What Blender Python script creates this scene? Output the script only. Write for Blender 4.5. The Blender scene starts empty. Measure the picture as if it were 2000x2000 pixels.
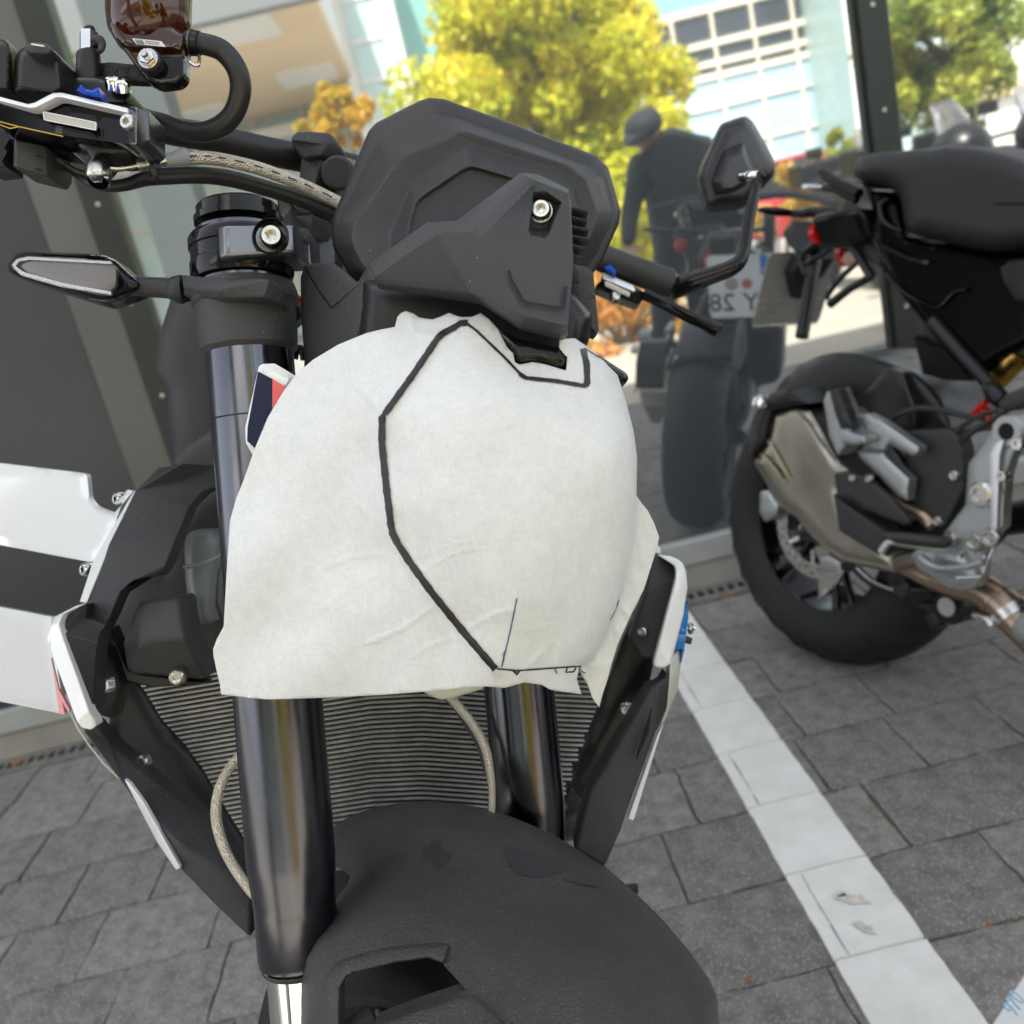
import bpy, bmesh, math, random
import numpy as np
from mathutils import Vector, Matrix, noise
from mathutils.geometry import delaunay_2d_cdt
random.seed(7)
SC = bpy.context.scene
COL = SC.collection
R = math.radians

# ---------------------------------------------------------------- camera
CAMH = 1.07            # camera height
GLASS = 2.52           # distance of the mirrored shop glass
FPX = 1800.0           # focal length in pixels of the 2000 px photo
pitch, roll, yaw = R(15.6), math.atan2(0.234, 0.972), R(0.9)
C0 = Vector((0, 0, CAMH))
fwd = Vector((math.sin(yaw) * math.cos(pitch), math.cos(yaw) * math.cos(pitch), -math.sin(pitch)))
r0 = Vector((math.cos(yaw), -math.sin(yaw), 0))
u0 = r0.cross(fwd)
RC = r0 * math.cos(roll) - u0 * math.sin(roll)
UC = r0 * math.sin(roll) + u0 * math.cos(roll)
cam = bpy.data.cameras.new('camera')
cam.sensor_width = 36
cam.lens = FPX / 2000 * 36
cam.clip_start, cam.clip_end = 0.05, 500
cam.dof.use_dof = True
cam.dof.focus_distance = 0.58
cam.dof.aperture_fstop = 8.5
camo = bpy.data.objects.new('camera', cam)
COL.objects.link(camo)
M3 = Matrix((RC, UC, -fwd)).transposed()
camo.matrix_world = Matrix.Translation(C0) @ M3.to_4x4()
SC.camera = camo

# ---------------------------------------------------------------- sky and sun
SUN_EL, SUN_AZ = R(57), R(-12)          # the sun stands behind the shop building
w = bpy.data.worlds.new('World'); SC.world = w; w.use_nodes = True
nt = w.node_tree
sky = nt.nodes.new('ShaderNodeTexSky'); sky.sky_type = 'NISHITA'; sky.sun_disc = False
sky.sun_elevation = SUN_EL; sky.sun_rotation = SUN_AZ
sky.dust_density = 2.0
bg = nt.nodes['Background']; bg.inputs[1].default_value = 0.15
hs = nt.nodes.new('ShaderNodeHueSaturation'); hs.inputs['Saturation'].default_value = .26
nt.links.new(sky.outputs[0], hs.inputs['Color']); nt.links.new(hs.outputs[0], bg.inputs[0])
sl = bpy.data.lights.new('sun', 'SUN'); sl.energy = 4.0; sl.angle = R(0.5); sl.color = (1, .95, .86)
so = bpy.data.objects.new('sun', sl); COL.objects.link(so)
sd = Vector((math.sin(SUN_AZ) * math.cos(SUN_EL), math.cos(SUN_AZ) * math.cos(SUN_EL), math.sin(SUN_EL)))
so.rotation_euler = sd.to_track_quat('Z', 'Y').to_euler()
SC.view_settings.view_transform = 'Standard'; SC.view_settings.look = 'None'
SC.view_settings.gamma = 1; SC.view_settings.use_curve_mapping = False
SC.view_settings.exposure = 1.6

# ---------------------------------------------------------------- helpers
def ray(u, v):
    return fwd + RC * ((u - 1000) / FPX) - UC * ((v - 1000) / FPX)
def P(u, v, z):
    return C0 + ray(u, v) * z
def zplane(p, n):
    return lambda u, v: (p - C0).dot(n) / ray(u, v).dot(n)
def onplane(u, v, p, n):
    return P(u, v, zplane(p, n)(u, v))
def G(u, v, h=0.0):
    return onplane(u, v, Vector((0, 0, h)), Vector((0, 0, 1)))
def WALL(u, v, y=GLASS):
    return onplane(u, v, Vector((0, y, 0)), Vector((0, 1, 0)))
def V(u, v, yv):
    "real point whose mirror image in the shop glass is seen at u, v with virtual depth yv"
    p = WALL(u, v, yv); p.y = 2 * GLASS - p.y
    return p
ZO = {1: (0, 0, 2.76), 2: (600, 100, 2.76), 3: (1150, 150, 2.2729), 4: (0, 600, 2.76), 5: (0, 1300, 2.76),
      6: (1350, 650, 2.9723), 7: (1200, 1100, 2.1467), 8: (600, 1300, 2.415), 9: (400, 550, 2.0337),
      'A': (0, 0, 4.829), 'B': (350, 200, 3.864), 'C': (1150, 450, 5.52), 'D': (1200, 200, 3.864),
      'E': (1600, 200, 4.83), 'F': (1800, 550, 2.576), 'G': (550, 1800, 3.864), 'H': (0, 850, 3.22),
      'I': (1150, 1000, 2.576), 'J': (1150, 600, 3.22)}
def T(k, pts):
    ox, oy, s = ZO[k]
    return [(ox + p[0] / s, oy + p[1] / s) + tuple(p[2:]) for p in pts]

def tag(o, label, cat, group=None, kind=None):
    if label: o['label'] = label
    if cat: o['category'] = cat
    if group: o['group'] = group
    if kind: o['kind'] = kind
    return o
def thing(name, loc, label, cat, group=None):
    e = bpy.data.objects.new(name, None); e.empty_display_size = .1
    e.location = loc; COL.objects.link(e)
    return tag(e, label, cat, group)
def wloc(o):
    l = Vector(o.location)
    return l
def link(name, me, mat, parent=None, smooth=40):
    o = bpy.data.objects.new(name, me); COL.objects.link(o)
    if mat and not me.materials: me.materials.append(mat)
    if smooth:
        me.polygons.foreach_set('use_smooth', [True] * len(me.polygons))
        me.set_sharp_from_angle(angle=R(smooth))
    if parent:
        o.parent = parent
        r = parent
        while r.parent: r = r.parent
        if parent is r: o.matrix_parent_inverse = Matrix.Translation(-Vector(r.location))
    return o
def frombm(name, bm, mat, parent=None, smooth=40):
    bmesh.ops.recalc_face_normals(bm, faces=bm.faces)
    me = bpy.data.meshes.new(name); bm.to_mesh(me); bm.free()
    return link(name, me, mat, parent, smooth)
def bevel(o, wd, seg=2, ang=35):
    m = o.modifiers.new('bevel', 'BEVEL'); m.width = wd; m.segments = seg; m.limit_method = 'ANGLE'; m.angle_limit = R(ang)
    m.harden_normals = False
    return o

# meshes --------------------------------------------------------
def bm_box(bm, c, sx, sy, sz, rot=None):
    vs = []
    for dx in (-.5, .5):
        for dy in (-.5, .5):
            for dz in (-.5, .5):
                q = Vector((dx * sx, dy * sy, dz * sz))
                if rot: q = rot @ q
                vs.append(bm.verts.new(Vector(c) + q))
    for f in ((0, 1, 3, 2), (4, 6, 7, 5), (0, 4, 5, 1), (2, 3, 7, 6), (0, 2, 6, 4), (1, 5, 7, 3)):
        bm.faces.new([vs[i] for i in f])
def box(name, lo, hi, mat, parent=None, bev=0):
    bm = bmesh.new(); lo = Vector(lo); hi = Vector(hi); c = (lo + hi) / 2; s = hi - lo
    bm_box(bm, c, s.x, s.y, s.z)
    o = frombm(name, bm, mat, parent, 0)
    if bev: bevel(o, bev)
    return o
def catmull(pts, sub=6):
    pts = [np.array(p, float) for p in pts]
    if len(pts) < 3: return pts
    out = []
    n = len(pts)
    for i in range(n - 1):
        p0 = pts[max(i - 1, 0)]; p1 = pts[i]; p2 = pts[i + 1]; p3 = pts[min(i + 2, n - 1)]
        for k in range(sub):
            t = k / sub
            out.append(.5 * ((2 * p1) + (-p0 + p2) * t + (2 * p0 - 5 * p1 + 4 * p2 - p3) * t * t + (-p0 + 3 * p1 - 3 * p2 + p3) * t ** 3))
    out.append(pts[-1])
    return out
def bm_sweep(bm, pts, rad, seg=14, flat=1.0, cap=True, upv=None):
    pts = [Vector(p) for p in pts]
    n = len(pts)
    if isinstance(rad, (int, float)): rad = [rad] * n
    tang = [(pts[min(i + 1, n - 1)] - pts[max(i - 1, 0)]).normalized() for i in range(n)]
    a = upv or Vector((0, 0, 1))
    if abs(tang[0].dot(a)) > .95: a = Vector((1, 0, 0))
    nv = (a - tang[0] * a.dot(tang[0])).normalized()
    rings = []
    for i in range(n):
        nv = (nv - tang[i] * nv.dot(tang[i])).normalized()
        b = tang[i].cross(nv)
        ring = []
        for k in range(seg):
            t = 2 * math.pi * k / seg
            ring.append(bm.verts.new(pts[i] + nv * math.cos(t) * rad[i] + b * math.sin(t) * rad[i] * flat))
        rings.append(ring)
    for i in range(n - 1):
        for k in range(seg):
            k2 = (k + 1) % seg
            bm.faces.new((rings[i][k], rings[i][k2], rings[i + 1][k2], rings[i + 1][k]))
    if cap:
        bm.faces.new(rings[0][::-1]); bm.faces.new(rings[-1])
def tube(name, pts, mat, parent=None, sub=6, seg=16, flat=1.0, smooth=50):
    "pts: (u, v, z, radius in pixels)"
    c = catmull(pts, sub)
    bm = bmesh.new()
    bm_sweep(bm, [P(*q[:3]) for q in c], [q[3] * q[2] / FPX for q in c], seg, flat)
    return frombm(name, bm, mat, parent, smooth)
def wtube(name, pts, r, mat, parent=None, sub=6, seg=14, flat=1.0, smooth=50):
    "pts: world points, r: radius or list"
    if isinstance(r, (int, float)): q = [tuple(p) + (r,) for p in pts]
    else: q = [tuple(p) + (rr,) for p, rr in zip(pts, r)]
    c = catmull(q, sub) if sub > 1 else q
    bm = bmesh.new(); bm_sweep(bm, [x[:3] for x in c], [x[3] for x in c], seg, flat)
    return frombm(name, bm, mat, parent, smooth)
def bm_lathe(bm, c, ax, prof, seg=32, a0=0, a1=2 * math.pi, xa=None, sq=1.0):
    c = Vector(c); ax = Vector(ax).normalized()
    a = xa or (Vector((0, 0, 1)) if abs(ax.z) < .9 else Vector((1, 0, 0)))
    x = (a - ax * a.dot(ax)).normalized(); y = ax.cross(x)
    full = abs(a1 - a0 - 2 * math.pi) < 1e-6
    ns = seg if full else seg + 1
    rings = []
    for r, t in prof:
        if r < 1e-6: rings.append([bm.verts.new(c + ax * t)]); continue
        rings.append([bm.verts.new(c + ax * t + x * math.cos(a0 + (a1 - a0) * k / seg) * r + y * math.sin(a0 + (a1 - a0) * k / seg) * r * sq) for k in range(ns)])
    for i in range(len(rings) - 1):
        A, B = rings[i], rings[i + 1]
        for k in range(seg):
            k2 = (k + 1) % ns
            if len(A) == 1 and len(B) == 1: continue
            if len(A) == 1: bm.faces.new((A[0], B[k2], B[k]))
            elif len(B) == 1: bm.faces.new((A[k], A[k2], B[0]))
            else: bm.faces.new((A[k], A[k2], B[k2], B[k]))
def lathe(name, c, ax, prof, mat, parent=None, seg=32, smooth=35, **k):
    bm = bmesh.new(); bm_lathe(bm, c, ax, prof, seg, **k)
    return frombm(name, bm, mat, parent, smooth)
def bolt(c, ax, r, parent, mat=None, star=6, h=.6, name='bolt'):
    "button head with a socket recess; ax points out of the head"
    bm = bmesh.new(); c = Vector(c); ax = Vector(ax).normalized()
    bm_lathe(bm, c, ax, [(r * 1.0, -r * .8), (r, 0), (r * .97, r * h * .6), (r * .8, r * h), (r * .56, r * h)], 24)
    a = Vector((0, 0, 1)) if abs(ax.z) < .9 else Vector((1, 0, 0))
    x = (a - ax * a.dot(ax)).normalized(); y = ax.cross(x)
    n = 24; top, sock, bot = [], [], []
    for k in range(n):
        t = 2 * math.pi * k / n
        rr = r * (.46 + .07 * math.cos(star * t)); d = x * math.cos(t) + y * math.sin(t)
        top.append(bm.verts.new(c + ax * r * h + d * r * .56)); sock.append(bm.verts.new(c + ax * r * h * .95 + d * rr))
        bot.append(bm.verts.new(c + ax * r * -.1 + d * rr * .95))
    for k in range(n):
        k2 = (k + 1) % n
        bm.faces.new((top[k], top[k2], sock[k2], sock[k])); bm.faces.new((sock[k], sock[k2], bot[k2], bot[k]))
    bm.faces.new(bot)
    return frombm(name, bm, mat or MT['steel'], parent, 35)
def rnd(poly, r, n=3):
    "round the corners of a closed pixel polygon"
    out = []
    m = len(poly)
    for i in range(m):
        p = np.array(poly[i][:2], float); a = np.array(poly[i - 1][:2], float); b = np.array(poly[(i + 1) % m][:2], float)
        da, db = a - p, b - p; la, lb = np.linalg.norm(da), np.linalg.norm(db)
        if la < 1e-6 or lb < 1e-6: continue
        rr = min(r, la * .45, lb * .45)
        p0 = p + da / la * rr; p1 = p + db / lb * rr
        for k in range(n + 1):
            t = k / n
            out.append(tuple((1 - t) ** 2 * p0 + 2 * t * (1 - t) * p + t * t * p1))
    return out
def zfit(ctrl):
    "thin-plate depth surface through control points (u, v, z)"
    c = np.array(ctrl, float)
    if len(c) == 1: return lambda u, v: c[0, 2]
    x = (c[:, 0] - 1000) / 500; y = (c[:, 1] - 1000) / 500; z = c[:, 2]
    n = len(c)
    if n <= 3:
        A = np.c_[np.ones(n), x, y]; s = np.linalg.lstsq(A, z, rcond=None)[0]
        return lambda u, v: s[0] + s[1] * (u - 1000) / 500 + s[2] * (v - 1000) / 500
    d2 = (x[:, None] - x) ** 2 + (y[:, None] - y) ** 2
    K = np.where(d2 > 0, d2 * np.log(d2 + 1e-12), 0) + np.eye(n) * 1e-5
    A = np.zeros((n + 3, n + 3)); A[:n, :n] = K; A[:n, n:] = np.c_[np.ones(n), x, y]; A[n:, :n] = A[:n, n:].T
    s = np.linalg.solve(A, np.r_[z, 0, 0, 0])
    def f(u, v):
        uu = (u - 1000) / 500; vv = (v - 1000) / 500
        q = (x - uu) ** 2 + (y - vv) ** 2
        return float((s[:n] * (q * np.log(q + 1e-12))).sum() + s[n] + s[n + 1] * uu + s[n + 2] * vv)
    return f
def edist(p, polys):
    best = 1e9
    for A, B in polys:
        ap = p - A; ab = B - A
        t = np.clip((ap * ab).sum(1) / np.maximum((ab * ab).sum(1), 1e-9), 0, 1)
        d = np.sqrt(((ap - ab * t[:, None]) ** 2).sum(1)).min()
        best = min(best, d)
    return best
def inside(p, poly):
    x, y = p; c = False; n = len(poly)
    j = n - 1
    for i in range(n):
        xi, yi = poly[i][:2]; xj, yj = poly[j][:2]
        if (yi > y) != (yj > y) and x < (xj - xi) * (y - yi) / (yj - yi) + xi: c = not c
        j = i
    return c
def panel(name, outline, Z, mat, parent=None, h=0.0, w=20, back=.006, sp=14, holes=(), smooth=35, jit=None, backdir=None, closed=True, holeh=True):
    """a moulded shell: outline in photo pixels set out at its own depth Z (number, control points or function),
    rounded h metres over w pixels at the rim, 'back' metres thick"""
    if callable(Z): zf = Z
    elif isinstance(Z, (int, float)): zf = lambda u, v: Z
    else: zf = zfit(Z)
    loops = [[tuple(p[:2]) for p in outline]] + [[tuple(p[:2]) for p in hh] for hh in holes]
    dens = []
    for lp in loops:
        q = []
        for i in range(len(lp)):
            a = np.array(lp[i]); b = np.array(lp[(i + 1) % len(lp)]); L = np.linalg.norm(b - a); k = max(1, int(L / sp))
            for t in range(k): q.append(tuple(a + (b - a) * t / k))
        dens.append(q)
    segs = [(np.array(q), np.roll(np.array(q), -1, 0)) for q in dens]
    pts = []; edges = []
    for q in dens:
        s = len(pts); pts += q; edges += [(s + i, s + (i + 1) % len(q)) for i in range(len(q))]
    nb = len(pts)
    xs = [p[0] for p in dens[0]]; ys = [p[1] for p in dens[0]]
    if h or callable(Z) or not isinstance(Z, (int, float)) or jit:
        y = min(ys) + sp * .5; row = 0
        while y < max(ys):
            x = min(xs) + (sp * .5 if row % 2 else 0)
            while x < max(xs):
                if inside((x, y), dens[0]) and not any(inside((x, y), q) for q in dens[1:]):
                    if edist(np.array((x, y)), segs) > sp * .45: pts.append((x, y))
                x += sp
            y += sp * .87; row += 1
        if h and w > sp * .8:                  # inner rings that hold the rounded rim
            for q in (dens if holeh else dens[:1]):
                A = np.array(q); B = np.roll(A, -1, 0); mid = A
                tn = (np.roll(A, -1, 0) - np.roll(A, 1, 0)); tn /= np.maximum(np.linalg.norm(tn, axis=1)[:, None], 1e-6)
                nn = np.c_[-tn[:, 1], tn[:, 0]]
                for off in (w * .12, w * .4):
                    for sg in (1, -1):
                        for c in (mid + nn * off * sg):
                            if inside(c, dens[0]) and not any(inside(c, qq) for qq in dens[1:]) and edist(c, segs) > off * .9:
                                pts.append(tuple(c))
    res = delaunay_2d_cdt([Vector(p) for p in pts], edges, [list(range(len(dens[0])))], 0, 1e-4)
    ov, _, of = res[0], res[1], res[2]
    vs = [(p.x, p.y) for p in ov]
    faces = []
    for f in of:
        c = (sum(vs[i][0] for i in f) / len(f), sum(vs[i][1] for i in f) / len(f))
        if inside(c, dens[0]) and not any(inside(c, q) for q in dens[1:]): faces.append(f)
    bm = bmesh.new(); fr = []; bk = []
    bd = Vector(backdir) if backdir is not None else None
    for (x, y) in vs:
        z = zf(x, y)
        dd = 0
        if h:
            e = min(edist(np.array((x, y)), segs if holeh else segs[:1]) / w, 1); dd = h * (1 - math.sqrt(max(0, 1 - (1 - e) ** 2)))
        if jit: z += jit(x, y)
        if bd is None:
            fr.append(bm.verts.new(P(x, y, z + dd))); bk.append(P(x, y, z + h) + fwd * back)
        else:
            fr.append(bm.verts.new(P(x, y, z + dd))); bk.append(P(x, y, z + h) + bd.normalized() * back)
    for f in faces:
        try: bm.faces.new([fr[i] for i in f])
        except ValueError: pass
    if closed and back:
        bv = [bm.verts.new(p) for p in bk]
        cnt = {}
        for f in faces:
            for i in range(len(f)):
                a, b = f[i], f[(i + 1) % len(f)]; cnt[(a, b)] = 1
            try: bm.faces.new([bv[i] for i in f][::-1])
            except ValueError: pass
        for (a, b) in list(cnt):
            if (b, a) not in cnt:
                try: bm.faces.new((fr[b], fr[a], bv[a], bv[b]))
                except ValueError: pass
    bmesh.ops.delete(bm, geom=[v for v in bm.verts if not v.link_faces], context='VERTS')
    return frombm(name, bm, mat, parent, smooth)
def facets(name, pts, faces, mat, parent=None, back=.008, bev=.002, seg=3, smooth=60, sub=0):
    "faceted moulding: pts {key: (u, v, z)}, faces as strings of keys; closed with a back shell"
    bm = bmesh.new(); keys = list(pts)
    fr = {k: bm.verts.new(P(*pts[k])) for k in keys}
    bv = {k: bm.verts.new(P(*pts[k]) + fwd * back) for k in keys}
    cnt = {}
    for f in faces:
        ks = f.split() if ' ' in f else list(f)
        bm.faces.new([fr[k] for k in ks]); bm.faces.new([bv[k] for k in ks][::-1])
        for i in range(len(ks)): cnt[(ks[i], ks[(i + 1) % len(ks)])] = 1
    for (a, b) in cnt:
        if (b, a) not in cnt: bm.faces.new((fr[b], fr[a], bv[a], bv[b]))
    o = frombm(name, bm, mat, parent, smooth)
    if bev: bevel(o, bev, seg, 12)
    return o
def ribbon(name, pts, wpx, zf, mat, parent, off=.0006, th=.0002):
    "a flat drawn stroke laid on a surface; pts (u, v[, width])"
    bm = bmesh.new(); q = []
    for i in range(len(pts) - 1):
        a, b = pts[i], pts[i + 1]; L = math.hypot(b[0] - a[0], b[1] - a[1]); k = max(1, int(L / 6))
        for t in range(k):
            wa = a[2] if len(a) > 2 else wpx; wb = b[2] if len(b) > 2 else wpx
            q.append((a[0] + (b[0] - a[0]) * t / k, a[1] + (b[1] - a[1]) * t / k, wa + (wb - wa) * t / k))
    q.append((pts[-1][0], pts[-1][1], pts[-1][2] if len(pts[-1]) > 2 else wpx))
    prev = None
    for i, (x, y, ww) in enumerate(q):
        x0, y0 = q[max(i - 1, 0)][:2]; x1, y1 = q[min(i + 1, len(q) - 1)][:2]
        L = math.hypot(x1 - x0, y1 - y0) or 1; nx, ny = -(y1 - y0) / L, (x1 - x0) / L
        j = 1 + .12 * math.sin(i * 1.7) * math.sin(i * .61)
        row = []
        for s in (-1, 0, 1):
            X, Y = x + nx * s * ww * j / 2, y + ny * s * ww * j / 2
            row.append(bm.verts.new(P(X, Y, zf(X, Y) - off)))
        if prev:
            for k in (0, 1): bm.faces.new((prev[k], prev[k + 1], row[k + 1], row[k]))
        prev = row
    return frombm(name, bm, mat, parent, 60)

# ---------------------------------------------------------------- materials
MT = {}
def mat(name, col, rough=.5, metal=0.0, bump=0.0, bscale=400, var=0.0, vscale=6, spec=.5, coat=0.0, dust=0.0, trans=0.0, ior=1.45, alpha=1, col2=None, sub=0.0, emis=None, aniso=0.0, det=3, tc='Object', dscale=420, dcol=(.55, .5, .45), dmix=.55, drad=.16):
    m = bpy.data.materials.new(name); m.use_nodes = True
    n = m.node_tree.nodes; l = m.node_tree.links; b = n['Principled BSDF']
    b.inputs['Base Color'].default_value = (*col, 1); b.inputs['Roughness'].default_value = rough
    b.inputs['Metallic'].default_value = metal; b.inputs['Specular IOR Level'].default_value = spec
    b.inputs['Coat Weight'].default_value = coat; b.inputs['Coat Roughness'].default_value = .05
    b.inputs['Transmission Weight'].default_value = trans; b.inputs['IOR'].default_value = ior; b.inputs['Alpha'].default_value = alpha
    b.inputs['Anisotropic'].default_value = aniso
    if sub: b.inputs['Subsurface Weight'].default_value = sub; b.inputs['Subsurface Scale'].default_value = .01
    if emis: b.inputs['Emission Color'].default_value = (*emis, 1); b.inputs['Emission Strength'].default_value = 1
    t = n.new('ShaderNodeTexCoord')
    cur = None
    if var or col2:
        nz = n.new('ShaderNodeTexNoise'); nz.inputs['Scale'].default_value = vscale; nz.inputs['Detail'].default_value = 6
        nz.inputs['Roughness'].default_value = .65
        l.new(t.outputs[tc], nz.inputs['Vector'])
        mr = n.new('ShaderNodeMapRange'); mr.inputs[1].default_value = .3; mr.inputs[2].default_value = .7
        l.new(nz.outputs[0], mr.inputs[0])
        mx = n.new('ShaderNodeMix'); mx.data_type = 'RGBA'
        c2 = col2 or tuple(min(1, c * (1 + var)) for c in col); c1 = col if col2 else tuple(c * (1 - var) for c in col)
        mx.inputs[6].default_value = (*c1, 1); mx.inputs[7].default_value = (*c2, 1)
        l.new(mr.outputs[0], mx.inputs[0]); cur = mx.outputs[2]
        rr = n.new('ShaderNodeMapRange'); rr.inputs[3].default_value = max(0, rough - .08); rr.inputs[4].default_value = min(1, rough + .1)
        l.new(mr.outputs[0], rr.inputs[0]); l.new(rr.outputs[0], b.inputs['Roughness'])
    if dust:
        vz = n.new('ShaderNodeTexVoronoi'); vz.inputs['Scale'].default_value = dscale
        l.new(t.outputs[tc], vz.inputs['Vector'])
        wn = n.new('ShaderNodeTexWhiteNoise'); l.new(vz.outputs['Position'], wn.inputs[0])
        g = n.new('ShaderNodeMath'); g.operation = 'GREATER_THAN'; g.inputs[1].default_value = 1 - dust
        l.new(wn.outputs[0], g.inputs[0])
        d = n.new('ShaderNodeMath'); d.operation = 'LESS_THAN'; d.inputs[1].default_value = drad; l.new(vz.outputs['Distance'], d.inputs[0])
        mm = n.new('ShaderNodeMath'); mm.operation = 'MULTIPLY'; l.new(g.outputs[0], mm.inputs[0]); l.new(d.outputs[0], mm.inputs[1])
        m2 = n.new('ShaderNodeMath'); m2.operation = 'MULTIPLY'; m2.inputs[1].default_value = dmix; l.new(mm.outputs[0], m2.inputs[0])
        mx2 = n.new('ShaderNodeMix'); mx2.data_type = 'RGBA'; mx2.inputs[7].default_value = (*dcol, 1)
        if cur: l.new(cur, mx2.inputs[6])
        else: mx2.inputs[6].default_value = (*col, 1)
        l.new(m2.outputs[0], mx2.inputs[0]); cur = mx2.outputs[2]
    if cur: l.new(cur, b.inputs['Base Color'])
    if bump:
        nb = n.new('ShaderNodeTexNoise'); nb.inputs['Scale'].default_value = bscale; nb.inputs['Detail'].default_value = det
        l.new(t.outputs[tc], nb.inputs['Vector'])
        bp = n.new('ShaderNodeBump'); bp.inputs['Strength'].default_value = bump; bp.inputs['Distance'].default_value = .001
        l.new(nb.outputs[0], bp.inputs['Height']); l.new(bp.outputs[0], b.inputs['Normal'])
    MT[name] = m
    return m
mat('plastic', (.030, .030, .032), .40, bump=.8, bscale=900, var=.12, vscale=25, dust=.012)
mat('plastic_grey', (.042, .042, .045), .38, bump=.8, bscale=900, var=.1, vscale=20, dust=.02)
mat('fender_plastic', (.044, .042, .041), .45, bump=1.2, bscale=700, var=.3, vscale=9, dust=.34, dscale=560, drad=.19, dcol=(.30, .26, .22), dmix=.6)
mat('dust_smear', (.030, .030, .032), .5, bump=.8, bscale=700)
mat('deep_black', (.002, .002, .0025), .12, spec=.10)
mat('clamp_metal', (.20, .20, .225), .28, .9, var=.1, vscale=30)
mat('plastic_smooth', (.014, .014, .015), .36, var=.15, vscale=30)
mat('rubber', (.022, .022, .023), .42, bump=.15, bscale=300, var=.15)
mat('tyre', (.011, .0105, .011), .6, bump=.3, bscale=250, var=.3, vscale=12)
mat('gloss_black', (.004, .004, .005), .09, coat=.1, spec=.35, var=.2, vscale=20)
mat('anodised', (.115, .118, .138), .19, 1.0, var=.12, vscale=9, bump=.02, bscale=500, aniso=.5)
mat('satin_black', (.014, .014, .015), .32, .2, var=.1)
mat('steel', (.62, .61, .58), .25, 1.0, var=.12, vscale=200)
mat('chrome', (.8, .8, .79), .06, 1.0)
mat('aluminium', (.52, .53, .54), .38, 1.0, var=.08, vscale=20, bump=.1, bscale=800)
mat('cast_silver', (.42, .44, .45), .42, .85, var=.1, vscale=15, bump=.1, bscale=900)
mat('titanium', (.33, .31, .265), .36, 1.0, col2=(.48, .44, .37), vscale=6)
mat('hot_steel', (.42, .30, .20), .35, 1.0, col2=(.3, .24, .2), vscale=18)
mat('radiator_metal', (.62, .61, .57), .40, .7, var=.15, vscale=60)
mat('white_paint', (.78, .79, .8), .12, coat=.8)
mat('blue_paint', (.0, .16, .52), .2, coat=.6)
mat('navy_paint', (.008, .012, .045), .4, spec=.3)
mat('red_paint', (.7, .012, .012), .2, coat=.6)
mat('blue_metal', (.01, .06, .4), .25, .6)
mat('gold_metal', (.55, .36, .08), .25, 1.0, var=.1)
mat('seat_vinyl', (.020, .0185, .020), .5, bump=.2, bscale=700, var=.1, vscale=4)
mat('braid', (.66, .60, .48), .35, .9)
mat('ink', (.022, .018, .022), .45, bump=.3, bscale=300, var=.3, vscale=60)
mat('pen_ink', (.02, .02, .16), .5)
mat('white_print', (.7, .7, .7), .5)
mat('reflector_print', (.55, .53, .5), .3, bump=.6, bscale=900)
mat('red_plastic', (.5, .01, .01), .3)
mat('amber_tank', (.10, .022, .004), .04, 0, trans=.55, ior=1.4, coat=.5)
mat('clear_smoke', (.62, .62, .63), .03, trans=.9, ior=1.3)
mat('milky_tank', (.30, .34, .36), .3, trans=.25, sub=.0)
mat('grey_sleeve', (.25, .27, .29), .5)
mat('paper', (.665, .685, .675), .7, bump=.35, bscale=350, var=.035, vscale=90, sub=.0)
mat('skin', (.45, .27, .19), .5)
mat('dark_cloth', (.022, .023, .027), .8, bump=.4, bscale=60, var=.3)
def braid_stripes():
    m = MT['braid']; n = m.node_tree.nodes; l = m.node_tree.links
    t = n.new('ShaderNodeTexCoord'); v = n.new('ShaderNodeTexVoronoi'); v.inputs['Scale'].default_value = 900
    l.new(t.outputs['Object'], v.inputs[0]); b = n.new('ShaderNodeBump'); b.inputs['Strength'].default_value = .8; b.inputs['Distance'].default_value = .0014
    l.new(v.outputs[0], b.inputs['Height']); l.new(b.outputs[0], n['Principled BSDF'].inputs['Normal'])
braid_stripes()

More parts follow.
